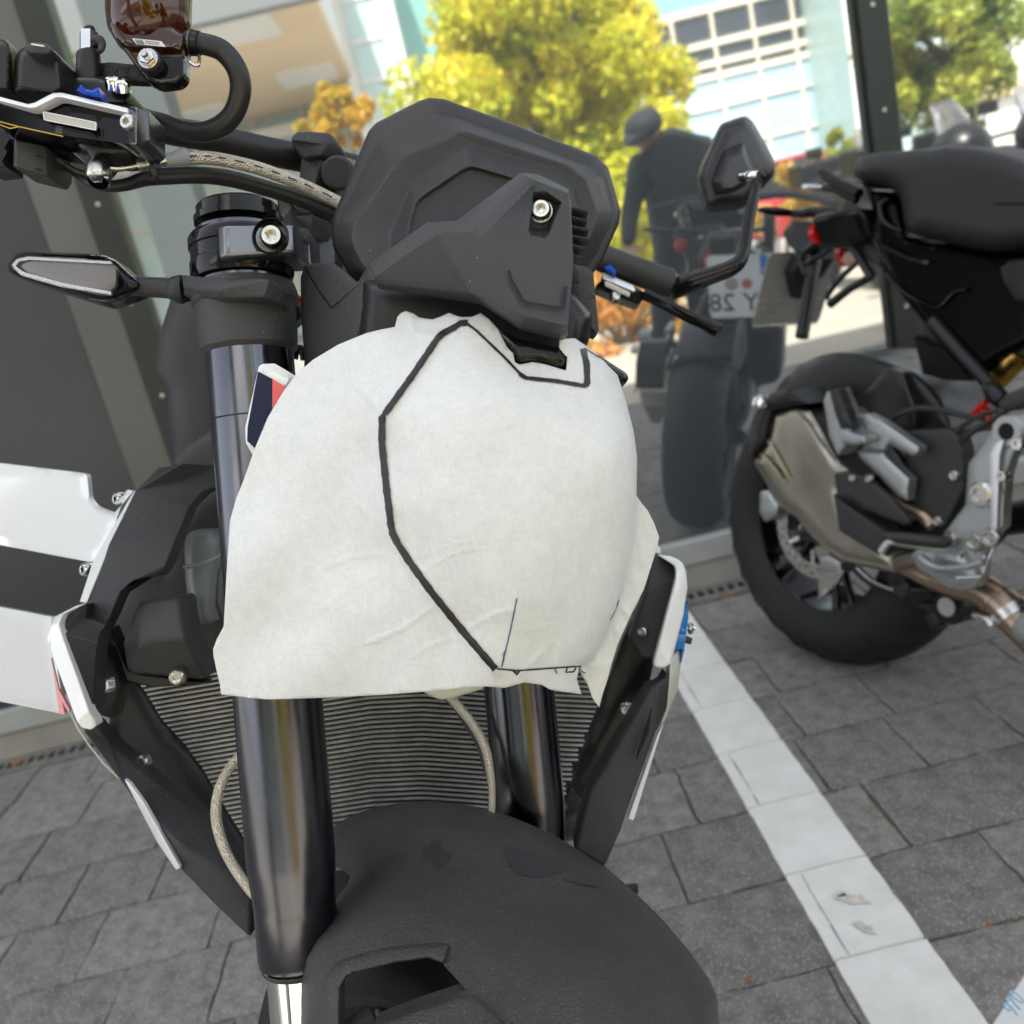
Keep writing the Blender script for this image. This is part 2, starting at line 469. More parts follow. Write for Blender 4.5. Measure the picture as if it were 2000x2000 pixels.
def paper_fibres():
    m = MT['paper']; n = m.node_tree.nodes; l = m.node_tree.links; b = n['Principled BSDF']
    t = n.new('ShaderNodeTexCoord'); hs_ = []
    for i, (sc, st) in enumerate((((1, 9, 9), 260), ((9, 9, 1), 260), ((1, 1, 1), 120))):
        mp = n.new('ShaderNodeMapping'); mp.inputs['Scale'].default_value = tuple(x / 9 * 1.6 for x in sc) if i < 2 else (1, 1, 1)
        mp.inputs['Rotation'].default_value = (0, 0, .4 * i)
        nz = n.new('ShaderNodeTexNoise'); nz.inputs['Scale'].default_value = st * (1.8 if i < 2 else 1); nz.inputs['Detail'].default_value = 4
        l.new(t.outputs['Object'], mp.inputs[0]); l.new(mp.outputs[0], nz.inputs[0]); hs_.append(nz.outputs[0])
    a = n.new('ShaderNodeMath'); l.new(hs_[0], a.inputs[0]); l.new(hs_[1], a.inputs[1])
    c = n.new('ShaderNodeMath'); l.new(a.outputs[0], c.inputs[0]); l.new(hs_[2], c.inputs[1])
    mr = n.new('ShaderNodeMapRange'); mr.inputs[1].default_value = 1.15; mr.inputs[2].default_value = 1.85; l.new(c.outputs[0], mr.inputs[0])
    mx = n.new('ShaderNodeMix'); mx.data_type = 'RGBA'; mx.inputs[6].default_value = (.635, .655, .66, 1); mx.inputs[7].default_value = (.725, .74, .74, 1)
    l.new(mr.outputs[0], mx.inputs[0]); l.new(mx.outputs[2], b.inputs['Base Color'])
    # sharp little creases: thin ridges from a distorted voronoi edge field, only in patches
    v = n.new('ShaderNodeTexVoronoi'); v.feature = 'DISTANCE_TO_EDGE'; v.inputs['Scale'].default_value = 24
    nz = n.new('ShaderNodeTexNoise'); nz.inputs['Scale'].default_value = 14; l.new(t.outputs['Object'], nz.inputs[0])
    ad_ = n.new('ShaderNodeMix'); ad_.data_type = 'VECTOR'; ad_.inputs[0].default_value = .12; l.new(t.outputs['Object'], ad_.inputs[4]); l.new(nz.outputs['Color'], ad_.inputs[5]); l.new(ad_.outputs[1], v.inputs[0])
    r = n.new('ShaderNodeMapRange'); r.inputs[1].default_value = 0; r.inputs[2].default_value = .02; r.inputs[3].default_value = 1; r.inputs[4].default_value = 0; l.new(v.outputs[0], r.inputs[0])
    pz = n.new('ShaderNodeTexNoise'); pz.inputs['Scale'].default_value = 7; l.new(t.outputs['Object'], pz.inputs[0])
    pr = n.new('ShaderNodeMapRange'); pr.inputs[1].default_value = .5; pr.inputs[2].default_value = .66; l.new(pz.outputs[0], pr.inputs[0])
    mu_ = n.new('ShaderNodeMath'); mu_.operation = 'MULTIPLY'; l.new(r.outputs[0], mu_.inputs[0]); l.new(pr.outputs[0], mu_.inputs[1])
    b0 = [x for x in n if x.type == 'BUMP'][0]
    b2 = n.new('ShaderNodeBump'); b2.inputs['Strength'].default_value = .28; b2.inputs['Distance'].default_value = .0004
    l.new(mu_.outputs[0], b2.inputs['Height']); l.new(b0.outputs[0], b2.inputs['Normal']); l.new(b2.outputs[0], b.inputs['Normal'])
paper_fibres()
# ================================================================= setting
mat('stone_a', (.145, .141, .135), .85, bump=3.0, bscale=130, col2=(.31, .297, .278), vscale=26, det=8, dust=.5, dscale=200, dmix=.6, drad=.34)
mat('stone_b', (.13, .126, .122), .85, bump=3.0, bscale=130, col2=(.28, .27, .254), vscale=20, det=8, dust=.5, dscale=200, dmix=.6, drad=.34)
mat('stone_c', (.16, .153, .144), .85, bump=3.0, bscale=130, col2=(.34, .322, .295), vscale=32, det=8, dust=.5, dscale=200, dmix=.6, drad=.34)
mat('joint_sand', (.15, .12, .09), .95, bump=1, bscale=300, var=.4, vscale=60)
mat('road_paint', (.82, .82, .77), .6, bump=1.6, bscale=120, col2=(.95, .95, .92), vscale=14)
mat('pale_ground', (.42, .385, .32), .9, bump=.5, bscale=60, var=.1, vscale=3)
mat('asphalt', (.055, .055, .056), .9, bump=.6, bscale=200, var=.2, vscale=2)
mat('frame_metal', (.035, .04, .038), .38, .4, var=.15, vscale=3)
mat('door_metal', (.12, .13, .125), .35, .6, var=.15, vscale=2)
mat('sill_metal', (.42, .43, .41), .45, .2, var=.08, vscale=6)
mat('plinth_render', (.33, .31, .27), .85, bump=.5, bscale=200, var=.12, vscale=8)
mat('leaf_orange', (.42, .14, .03), .6, var=.3, vscale=80)
mat('wall_cladding', (.12, .12, .12), .6, var=.1, vscale=1)
mat('grate_metal', (.3, .3, .28), .5, .6, var=.2, vscale=30)
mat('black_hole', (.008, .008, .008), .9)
# shop glass: dark tinted pane with a mirror coating
m = bpy.data.materials.new('mirror_glass'); m.use_nodes = True; MT['mirror_glass'] = m
n = m.node_tree.nodes; l = m.node_tree.links; n.clear()
o_ = n.new('ShaderNodeOutputMaterial'); gl = n.new('ShaderNodeBsdfGlossy'); gl.inputs[0].default_value = (.76, .77, .77, 1); gl.inputs['Roughness'].default_value = .022
df = n.new('ShaderNodeBsdfDiffuse'); df.inputs[0].default_value = (.19, .22, .245, 1)  # bluish diffuse share paints a milky haze over the reflections
ad = n.new('ShaderNodeMixShader'); ad.inputs[0].default_value = .76
nb = n.new('ShaderNodeTexNoise'); nb.inputs['Scale'].default_value = 1.6; tc = n.new('ShaderNodeTexCoord'); l.new(tc.outputs['Object'], nb.inputs[0])
bp = n.new('ShaderNodeBump'); bp.inputs['Strength'].default_value = .05; bp.inputs['Distance'].default_value = .003
l.new(nb.outputs[0], bp.inputs['Height']); l.new(bp.outputs[0], gl.inputs['Normal'])
l.new(df.outputs[0], ad.inputs[1]); l.new(gl.outputs[0], ad.inputs[2]); l.new(ad.outputs[0], o_.inputs[0])
mat('panel_grey', (.075, .08, .085), .3, .3, col2=(.055, .06, .066), vscale=.8, bump=.02, bscale=3)

# ---- ground sheet and beds
def quad(name, x0, x1, y0, y1, z, mt, parent=None, kind='structure'):
    bm = bmesh.new(); vs = [bm.verts.new(p) for p in ((x0, y0, z), (x1, y0, z), (x1, y1, z), (x0, y1, z))]
    bm.faces.new(vs); o = frombm(name, bm, MT[mt], parent, 0)
    if kind and parent is None: o['kind'] = kind
    return o
mat('concrete_yard', (.30, .29, .27), .9, bump=.5, bscale=30, var=.15, vscale=.4)
quad('ground', -150, 150, -200, 60, -.03, 'concrete_yard')
quad('forecourt', -14, 14, -7.5, -.52, -.002, 'pale_ground')
paving = quad('paving', -6, 7, -.52, 2.51, -.0085, 'joint_sand')
PITCH = .1925
ystart = 1.0776 + PITCH * 0 - .003
rows = [ystart + PITCH * (i) for i in range(-8, 8)]     # lower joints of the rows
LENS = [.19, .25, .31]
def paver_mesh(L, wv, seed):
    rg = random.Random(seed); bm = bmesh.new(); g = .0023
    x0, x1, y0, y1 = g, L - g, g, wv - g
    nx = 9; ny = 7; top = .0
    grid = []
    for j in range(ny + 1):
        rw = []
        for i in range(nx + 1):
            x = x0 + (x1 - x0) * i / nx; y = y0 + (y1 - y0) * j / ny
            ed = (i in (0, nx)) or (j in (0, ny))
            x += rg.uniform(-.0025, .0025) if ed else 0; y += rg.uniform(-.0025, .0025) if ed else 0
            rw.append(bm.verts.new((x, y, (-.003 if ed else 0) + rg.uniform(-.0008, .0008))))
        grid.append(rw)
    # ring inset just inside the rim gives the worn round arris
    for j in range(ny):
        for i in range(nx): bm.faces.new((grid[j][i], grid[j][i + 1], grid[j + 1][i + 1], grid[j + 1][i]))
    rim = grid[0][:] + [r[-1] for r in grid[1:]] + grid[-1][:-1][::-1] + [r[0] for r in grid[1:-1]][::-1]
    lo = [bm.verts.new(v.co + Vector((0, 0, -.05))) for v in rim]
    for i in range(len(rim)):
        k = (i + 1) % len(rim); bm.faces.new((rim[k], rim[i], lo[i], lo[k]))
    bmesh.ops.recalc_face_normals(bm, faces=bm.faces)
    me = bpy.data.meshes.new('paver'); bm.to_mesh(me); bm.free()
    me.polygons.foreach_set('use_smooth', [True] * len(me.polygons)); me.set_sharp_from_angle(angle=R(50))
    me.materials.append(MT['stone_' + 'abc'[seed % 3]])
    return me
PM = {(L, s): paver_mesh(L, PITCH, s + int(L * 100) * 7) for L in LENS for s in range(4)}
rg = random.Random(3)
near = []; stuffbm = bmesh.new()
for ri, y in enumerate(rows):
    x = -5.9 + rg.uniform(0, .25)
    while x < 6.8:
        L = rg.choice(LENS); s = rg.randrange(4)
        if y + PITCH > 2.505:
            x += L; continue
        p = Vector((x, y, rg.uniform(-.0015, .001))); vis = (y > .6 and -1.45 < x < 2.35)
        if vis and len(near) < 290: near.append((p, L, s))
        else:
            bm_box(stuffbm, p + Vector((L / 2, PITCH / 2, -.012)), L - .006, PITCH - .006, .024)
        x += L
for p, L, s in near:
    o = bpy.data.objects.new('paver', PM[(L, s)]); COL.objects.link(o); o.parent = paving; o.location = p
    o.rotation_euler = (rg.uniform(-.003, .003), rg.uniform(-.003, .003), rg.uniform(-.004, .004))
so_ = frombm('pavers_beyond', stuffbm, MT['stone_b'], paving, 0); so_['kind'] = 'stuff'

# ---- painted bay line
xr = G(1922, 1992).x; xl = G(1694, 1992).x
line = thing('bay_line', (xl, 1.5, 0), None, None); line['kind'] = 'structure'
def paint(x0, x1, y0, y1, z=.004):
    bm = bmesh.new(); nseg = 8
    a = [bm.verts.new((x0 + rg.uniform(-.0012, .0012), y0 + (y1 - y0) * i / nseg, z)) for i in range(nseg + 1)]
    c = [bm.verts.new(((x0 + x1) / 2, y0 + (y1 - y0) * i / nseg + (rg.uniform(-.001, .001) if i in (0, nseg) else 0), z + .0015)) for i in range(nseg + 1)]
    b = [bm.verts.new((x1 + rg.uniform(-.0012, .0012), y0 + (y1 - y0) * i / nseg, z)) for i in range(nseg + 1)]
    for i in range(nseg):
        bm.faces.new((a[i], c[i], c[i + 1], a[i + 1])); bm.faces.new((c[i], b[i], b[i + 1], c[i + 1]))
    r = bmesh.ops.extrude_face_region(bm, geom=bm.faces[:])
    for v in r['geom']:
        if isinstance(v, bmesh.types.BMVert): v.co.z -= .006
    return frombm('painted_segment', bm, MT['road_paint'], line, 50)
for ri, y in enumerate(rows):
    if y + PITCH > 2.5: continue
    y0, y1 = y + .0028, y + PITCH - .0028
    if ri % 2 == 0:
        xm = xl + (xr - xl) * .17; paint(xl, xm - .001, y0, y1); paint(xm + .0012, xr, y0, y1)
    else: paint(xl, xr, y0, y1)
bm = bmesh.new()      # a dribble of paint bridges the joints
bm_box(bm, ((xl + xr) / 2, 1.0, -.0035), xr - xl - .01, 3.0, .004)
frombm('paint_in_joints', bm, MT['road_paint'], line, 0)
# scuff marks on the line are thin films of dirt
mat('scuff', (.68, .64, .57), .8, var=.3, vscale=90)
for (u, v, a, b, rot) in ((1665, 1755, 34, 9, .15), (1690, 1812, 26, 7, .45), (1640, 1745, 13, 6, .2)):
    pts = [(u + a * math.cos(t) * (1 + .25 * math.sin(3 * t)) * math.cos(rot) - b * math.sin(t) * math.sin(rot), v + a * math.cos(t) * math.sin(rot) + b * math.sin(t) * (1 + .3 * math.sin(5 * t))) for t in np.linspace(0, 6.28, 18)[:-1]]
    bm = bmesh.new(); bm.faces.new([bm.verts.new(G(x, y, .0075)) for x, y in pts]); frombm('scuff_mark', bm, MT['scuff'], line, 0)

# ---- drain channel and shop front
YW = 2.51
drain = thing('drain_channel', (1.0, 2.44, 0), 'pale slotted drain channel running along the foot of the shop front', 'drain')
gb = bmesh.new(); bm_box(gb, (0.5, 2.463, -.006), 9, .085, .016); frombm('channel_bed', gb, MT['black_hole'], drain, 0)
gb = bmesh.new()
for dy in (-.033, .033): bm_box(gb, (.5, 2.463 + dy, .004), 9, .02, .012)
frombm('channel_edge', gb, MT['grate_metal'], drain, 0)
gme = None
for k in range(150):
    x = -1.9 + k * .03
    if gme is None:
        o = box('grate_bar', (-.006, 2.44, 0), (.006, 2.486, .008), MT['grate_metal'], drain, .001); gme = o
    else:
        o = gme.copy(); COL.objects.link(o)
    o.matrix_parent_inverse = Matrix.Translation(-Vector(drain.location)); o.location = (x, 0, 0)

shop = thing('shop_building', (0, YW, 0), 'dark metal and glass shop front with tall mirrored panes behind the motorcycles', 'building')
box('plinth', (-8, YW, -.1), (9, YW + .3, .085), MT['plinth_render'], shop, .004)
box('sill', (-8, YW - .012, .088), (9, YW + .2, .158), MT['sill_metal'], shop, .004)
box('upper_wall', (-8, YW - .02, 2.9), (9, YW + .5, 5.6), MT['wall_cladding'], shop)
box('roof', (-8.3, YW - .12, 5.6), (9.3, YW + 9, 5.8), MT['wall_cladding'], shop)
box('side_wall', (-8, YW + .3, 0), (-7.8, YW + 8, 5.6), MT['wall_cladding'], shop)
box('side_wall', (8.8, YW + .3, 0), (9, YW + 8, 5.6), MT['wall_cladding'], shop)
MXR = WALL(1702, 0, GLASS - .03).x; MXL = WALL(318, 772, GLASS - .03).x
wdt = .074
cols_x = [MXR + 1.9 * k for k in range(0, 4)]
def mullion(x, zlist, wd=wdt):
    o = box('mullion', (x - wd / 2, GLASS - .035, .158), (x + wd / 2, GLASS + .06, 2.9), MT['frame_metal'], shop, .003)
    for z in zlist: bolt((x, GLASS - .035, z), (0, -1, 0), .006, o, MT['steel'], 4, .3, 'screw')
def zat(u, v): return WALL(u, v, GLASS - .03).z
mullion(MXR, [zat(1706, 9), zat(1728, 215), zat(1760, 600), .5, .25, 1.9])
mullion(MXL, [zat(190, 400), zat(256, 592), zat(318, 772), .35, 1.7])
for x in cols_x[1:]: mullion(x, [])
# narrow opaque door leaf left of the left mullion, then a satin grey panel
dx = MXL - wdt / 2
o = box('door_frame', (dx - .118, GLASS - .02, .158), (dx - .002, GLASS + .05, 2.9), MT['door_metal'], shop, .003)
box('grey_panel', (-6, GLASS - .004, .158), (dx - .122, GLASS + .03, 2.9), MT['panel_grey'], shop)
def pane(x0, x1):
    box('glass_pane', (x0, GLASS, .158), (x1, GLASS + .02, 2.9), MT['mirror_glass'], shop)
pane(MXL + wdt / 2 - .01, MXR - wdt / 2 + .01)
for a, b in zip(cols_x[:-1], cols_x[1:]): pane(a + wdt / 2 - .01, b - wdt / 2 + .01)
# slim gasket beside the right mullion
box('gasket', (MXR + wdt / 2 + .001, GLASS - .012, .158), (MXR + wdt / 2 + .012, GLASS + .01, 2.9), MT['door_metal'], shop)
box('gasket', (MXR - wdt / 2 - .009, GLASS - .012, .158), (MXR - wdt / 2 - .001, GLASS + .01, 2.9), MT['door_metal'], shop)

# ---- fallen leaves
def leaf(name, c, size, yawl, label):
    bm = bmesh.new(); k = 9; ctr = bm.verts.new((0, 0, .003)); ring = []
    for i in range(k):
        t = 2 * math.pi * i / k; rr = size * (1 + .25 * math.cos(2 * t)) * (.75 + .3 * (i % 2))
        ring.append(bm.verts.new((rr * math.cos(t + yawl), rr * .7 * math.sin(t + yawl), .002 + .006 * math.sin(t * 2 + yawl) ** 2)))
    for i in range(k): bm.faces.new((ctr, ring[i], ring[(i + 1) % k]))
    o = frombm(name, bm, MT['leaf_orange'], None, 0); o.location = c; tag(o, label, 'leaf'); return o
leaf('fallen_leaf', G(37, 1493) + Vector((0, 0, .004)), .022, .4, 'orange fallen leaf lying by the plinth at the left edge of the picture')
leaf('fallen_leaf', G(60, 1500) + Vector((0, 0, .004)), .012, 1.4, 'small brown leaf just right of the orange leaf by the plinth at far left')
leaf('fallen_leaf', G(225, 1516) + Vector((0, 0, .004)), .012, .9, 'tiny orange leaf on the pavers beside the white side trim of the motorcycle')
leaf('fallen_leaf', G(1427, 1168, .01) + Vector((0, 0, .006)), .016, .2, 'orange leaf on the drain grate in front of the rear tyre')
leaf('fallen_leaf', G(1352, 1156) + Vector((0, 0, .012)), .012, .2, 'orange leaf wedged against the plinth right of the white fairing edge')
leaf('fallen_leaf', G(1466, 1918) + Vector((0, 0, .004)), .006, .2, 'orange crumb of leaf in the joint left of the white bay line')
leaf('fallen_leaf', G(1932, 1815) + Vector((0, 0, .004)), .005, .8, 'orange crumb of leaf in the joint right of the white bay line')

# ---- white card at the lower right corner
card = panel('printed_card', [(2030, 1925), (1925, 2040), (1930, 2080), (2100, 2100), (2080, 1850)], .92, MT['white_paint'], None, 0, 10, .003, 40)
bpy.data.objects.remove(card)
cz = zfit([(2000, 1850, 1.02), (1920, 2040, .9), (2050, 2040, .92)])
card = panel('printed_card', [(2012, 1888), (2000, 1910), (1940, 2004), (1925, 2050), (2080, 2050), (2080, 1870)], cz, MT['white_paint'], None, 0, 10, .002, 40)
tag(card, 'white printed card poking into the lower right corner with pale blue digits 970', 'card')
def text3(name, s, p, xa, ya, size, mt, parent, ext=.0003, mirror=False):
    cu = bpy.data.curves.new(name, 'FONT'); cu.body = s; cu.size = size; cu.extrude = ext; cu.align_x = 'CENTER'; cu.align_y = 'CENTER'
    ob = bpy.data.objects.new(name, cu); dg = bpy.context.evaluated_depsgraph_get()
    COL.objects.link(ob); dg.update(); me = bpy.data.meshes.new_from_object(ob.evaluated_get(dg)); COL.objects.unlink(ob); bpy.data.objects.remove(ob)
    xa = Vector(xa).normalized(); za = xa.cross(Vector(ya)).normalized(); ya = za.cross(xa)
    mm = Matrix.Translation(Vector(p)) @ Matrix((xa, ya, za)).transposed().to_4x4()
    me.transform(mm); me.materials.clear()
    return link(name, me, mt, parent, 0)
mat('pale_blue_print', (.35, .55, .75), .5)
a = P(1972, 1998, cz(1972, 1998)); b = P(1992, 1955, cz(1992, 1955))
text3('print', '970', P(1982, 1960, cz(1982, 1960) - .0012), (b - a), (P(1960, 1970, cz(1960, 1970)) - P(1981, 1977, cz(1981, 1977))), .022, MT['pale_blue_print'], card)
# ================================================================= the street behind the camera (seen in the glass)
mat('soffit', (.75, .58, .38), .7, var=.06, vscale=.5)
mat('fascia_grey', (.16, .17, .17), .6)
mat('white_render', (.75, .74, .70), .7, var=.05, vscale=.4)
mat('pale_glass', (.46, .60, .58), .25, var=.12, vscale=.3)
mat('blue_glass', (.40, .56, .66), .25, var=.10, vscale=.25)
mat('green_glass', (.25, .48, .42), .2, var=.1, vscale=.3)
mat('dark_window', (.05, .06, .07), .12)
mat('cream_frame', (.68, .62, .50), .6)
mat('column_grey', (.10, .12, .12), .7, var=.1, vscale=2)
mat('bark', (.12, .09, .06), .9, bump=1, bscale=40, var=.2)
def leafmat(name, c1, c2, c3):
    m = bpy.data.materials.new(name); m.use_nodes = True; n = m.node_tree.nodes; l = m.node_tree.links; MT[name] = m
    b = n['Principled BSDF']; b.inputs['Roughness'].default_value = .5
    g = n.new('ShaderNodeNewGeometry'); nz = n.new('ShaderNodeTexNoise'); nz.inputs['Scale'].default_value = .9; nz.inputs['Detail'].default_value = 4
    l.new(g.outputs['Position'], nz.inputs[0])
    wn = n.new('ShaderNodeMath'); wn.operation = 'MULTIPLY_ADD'; wn.inputs[1].default_value = .35
    l.new(g.outputs['Random Per Island'], wn.inputs[0]); l.new(nz.outputs[0], wn.inputs[2])
    cr = n.new('ShaderNodeValToRGB'); e = cr.color_ramp.elements; e[0].position = .42; e[0].color = (*c1, 1); e[1].position = .62; e[1].color = (*c2, 1)
    x = e.new(.85); x.color = (*c3, 1); l.new(wn.outputs[0], cr.inputs[0]); l.new(cr.outputs[0], b.inputs['Base Color'])
    tr = n.new('ShaderNodeBsdfTranslucent'); l.new(cr.outputs[0], tr.inputs[0]); mx = n.new('ShaderNodeMixShader'); mx.inputs[0].default_value = .35
    l.new(b.outputs[0], mx.inputs[1]); l.new(tr.outputs[0], mx.inputs[2]); l.new(mx.outputs[0], n['Material Output'].inputs[0])
leafmat('leaves_yellow', (.30, .36, .03), (.60, .62, .04), (.80, .68, .06))
leafmat('leaves_green', (.12, .20, .04), (.32, .40, .06), (.52, .52, .08))
leafmat('leaves_orange', (.52, .48, .06), (.66, .44, .07), (.64, .30, .08))
leafmat('leaves_gold', (.50, .42, .04), (.70, .50, .04), (.70, .38, .05))
def crown(name, c, rad, nl, size, mt, parent, seed, clumps=40):
    rg = random.Random(seed); cl = []
    for i in range(clumps):
        while True:
            q = Vector((rg.uniform(-1, 1), rg.uniform(-1, 1), rg.uniform(-1, 1)))
            if q.length < 1: break
        q = q * (.55 + .45 * rg.random()) if rg.random() < .5 else q.normalized() * rg.uniform(.6, .98)
        cl.append((Vector((q.x * rad[0], q.y * rad[1], q.z * rad[2])), rg.uniform(.14, .30) * min(rad)))
    vs = []; fs = []
    for i in range(nl):
        cc, cr = cl[rg.randrange(clumps)]
        d = Vector((rg.gauss(0, 1), rg.gauss(0, 1), rg.gauss(0, 1))).normalized() * cr * rg.random() ** .45
        p = Vector(c) + cc + d; s = size * rg.uniform(.6, 1.3)
        nn = Vector((rg.uniform(-1, 1), rg.uniform(-1, 1), rg.uniform(-.2, 1.4))).normalized()
        a = nn.orthogonal().normalized(); b = nn.cross(a); t = rg.uniform(0, 6.28)
        a2 = a * math.cos(t) + b * math.sin(t); b2 = nn.cross(a2)
        k = len(vs); vs += [p - a2 * s, p - b2 * s * .55, p + a2 * s, p + b2 * s * .55]; fs.append((k, k + 1, k + 2, k + 3))
    me = bpy.data.meshes.new(name); me.from_pydata(vs, [], fs)
    return link(name, me, mt, parent, 0)
def tree(c, h, rad, nl, size, mt, label, seed, group=None, cat='tree', name='broadleaf_tree'):
    t = thing(name, (c[0], c[1], 0), label, cat, group)
    tz = h - rad[2]
    bm = bmesh.new(); rg = random.Random(seed)
    bm_sweep(bm, [Vector((c[0] + .03 * i, c[1], i * tz / 4)) for i in range(5)], [.16, .13, .12, .1, .08], 10)
    for i in range(7):
        a = i * .9; e = Vector((c[0] + math.cos(a) * rad[0] * .6, c[1] + math.sin(a) * rad[1] * .6, tz + rg.uniform(-.3, .6) * rad[2]))
        s = Vector((c[0] + .1, c[1], tz * rg.uniform(.6, .95))); bm_sweep(bm, [s, (s + e) / 2 + Vector((0, 0, .2)), e], [.06, .04, .015], 6)
    frombm('trunk', bm, MT['bark'], t)
    crown('crown', (c[0], c[1], tz), rad, nl, size, mt, t, seed, int(60 * rad[0]))
    return t
# tree in the middle: crown seen u 770..1310, v -250..420
c = V(1040, 130, 13.5); tree((c.x, c.y), c.z + 2.2, (1.92, 1.9, 2.9), 62000, .07, MT['leaves_yellow'], 'tall yellow green autumn tree mirrored in the glass above the instrument housing', 11)
c = V(1850, 80, 13.5); tree((c.x, c.y), c.z + 1.5, (1.15, 1.3, 1.6), 16000, .07, MT['leaves_green'], 'green tree mirrored in the glass right of the dark window post', 12)
c = V(1640, 300, 15); tree((c.x, c.y), c.z + .6, (.42, .5, .9), 4000, .06, MT['leaves_green'], 'small green tree mirrored just left of the dark window post', 13)
for (u, v, y, r, mt_, lb, sd_) in ((655, 235, 9.5, (.34, .3, .30), 'leaves_gold', 'golden leafed branch tips of the shrub mirrored left of the yellow tree', 21),
        (1210, 620, 8.5, (.8, .7, .55), 'leaves_orange', 'orange autumn shrub mirrored low between the headlight paper and the grey number plate bike', 22),
        (1195, 480, 10, (.9, .8, .8), 'leaves_yellow', 'yellow green shrub mirrored behind the right handlebar grip', 23),
        (1500, 385, 10, (1.2, .6, .42), 'leaves_orange', 'low orange hedge mirrored behind the mirror stalk', 24)):
    c = V(u, v, y); s = thing('shrub', (c.x, c.y, 0), lb, 'shrub')
    bm = bmesh.new()
    for i in range(6):
        a = i * 1.05; bm_sweep(bm, [Vector((c.x, c.y, -.02)), Vector((c.x + math.cos(a) * .2, c.y + math.sin(a) * .2, c.z * .6)), Vector((c.x + math.cos(a) * r[0] * .5, c.y + math.sin(a) * r[1] * .5, c.z + .1))], [.02, .015, .006], 6)
    frombm('stem', bm, MT['bark'], s); crown('foliage', c, r, 4200, .045, MT[mt_], s, sd_, 34)

# building with a beige soffit, mirrored at upper left
def vbox(name, u0, u1, y0, y1, z0, z1, mt, parent, yref=None):
    x0 = V(u0, 400, yref or y0).x; x1 = V(u1, 400, yref or y0).x
    return box(name, (min(x0, x1), 2 * GLASS - y1, z0), (max(x0, x1), 2 * GLASS - y0, z1), mt, parent)
ofb = thing('office_building', (-10, -22, 0), 'pale office building with a wide beige soffit mirrored in the upper left of the glass', 'building')
SZ = 6.3
XA, XB = -26, V(655, 100, 22).x
YB = 2 * GLASS
box('soffit', (XA, YB - 30, SZ), (XB, YB - 19.5, SZ + .25), MT['soffit'], ofb)
box('fascia', (XA, YB - 19.5, SZ - .05), (XB + .1, YB - 19.2, SZ + 1.6), MT['fascia_grey'], ofb)
box('upper_storey', (XA, YB - 30, SZ + .3), (XB, YB - 20, SZ + 6), MT['white_render'], ofb)
for (u, v) in ((400, 225), (600, 150), (470, 60), (250, 300)):
    p = onplane(u, v, Vector((0, 0, SZ - .03)), Vector((0, 0, 1))); p.y = YB - p.y
    if p.y < YB - 20: box('ceiling_panel', (p.x - .7, p.y - .9, SZ - .05), (p.x + .7, p.y + .9, SZ + .01), MT['white_render'], ofb)
box('ground_floor_glazing', (XA, YB - 30.4, 0), (XB, YB - 30, SZ), MT['pale_glass'], ofb)
for k in range(16):
    x = XB - .3 - k * 1.5; box('glazing_bar', (x - .05, YB - 30, 0), (x + .05, YB - 29.85, SZ), MT['cream_frame'], ofb)
for z in (1.2, 2.6, 4.0, 5.3): box('glazing_rail', (XA, YB - 29.98, z), (XB, YB - 29.88, z + .08), MT['cream_frame'], ofb)
box('lintel_band', (XA, YB - 29.8, 5.6), (XB, YB - 29.4, 5.95), MT['white_render'], ofb)
# white stair tower right of it
xt0, xt1 = V(665, 100, 27).x, V(790, 100, 27).x
twr = thing('stair_tower', ((xt0 + xt1) / 2, YB - 28, 0), 'white rendered tower with narrow glazing mirrored between the soffit and the yellow tree', 'building')
box('wall', (xt0, YB - 31, 0), (xt1, YB - 27, 14), MT['white_render'], twr)
box('glazing', (xt0 + .35, YB - 26.97, 0), (xt0 + 1.2, YB - 26.9, 9.5), MT['pale_glass'], twr)
for z in range(1, 10): box('glazing_bar', (xt0 + .35, YB - 26.89, z), (xt0 + 1.2, YB - 26.85, z + .1), MT['white_render'], twr)
# curved glass building, mirrored behind the mirror
gx0, gx1 = V(700, 250, 33).x, V(1625, 250, 33).x
gbl = thing('glass_building', ((gx0 + gx1) / 2, YB - 34, 0), 'light blue glass building with dark upper windows mirrored between the tree and the window post', 'building')
def horiz(v, u, y): return V(u, v, y).z
zb0 = horiz(165, 1350, 33); zb1 = horiz(30, 1350, 33)
def cyl_wall(name, z0, z1, mt, off=0.0, uu=None):
    bm = bmesh.new(); pts = []
    for i in range(13):
        t = i / 12 * math.pi / 2; pts.append((gx1 - .2 + 1.6 * math.sin(t), YB - 33 - 1.6 * (1 - math.cos(t)) + off))
    pts = [(gx0, YB - 33 + off)] + pts + [(gx1 + 1.4, YB - 45)]
    lo = [bm.verts.new((x, y, z0)) for x, y in pts]; hi = [bm.verts.new((x, y, z1)) for x, y in pts]
    for i in range(len(pts) - 1): bm.faces.new((lo[i], lo[i + 1], hi[i + 1], hi[i]))
    return frombm(name, bm, mt, gbl, 0)
cyl_wall('base_wall', 0, 1.3, MT['white_render'])
cyl_wall('glass_skin', 1.3, zb0, MT['blue_glass'])
cyl_wall('window_band', zb0, zb1, MT['dark_window'])
cyl_wall('top_wall', zb1, zb1 + 6, MT['green_glass'])
xx = gx0
while xx < gx1:
    box('mullion_fin', (xx - .05, YB - 33, 1.3), (xx + .05, YB - 32.88, zb1), MT['cream_frame'], gbl); xx += 1.35
for z in (1.3, 2.6, 3.9, 5.2, zb0 - .03, (zb0 + zb1) / 2 - .05, zb1 - .05):
    box('floor_rail', (gx0, YB - 33, z), (gx1 - .2, YB - 32.9, z + (.2 if z > zb0 - .1 else .08)), MT['cream_frame'], gbl)
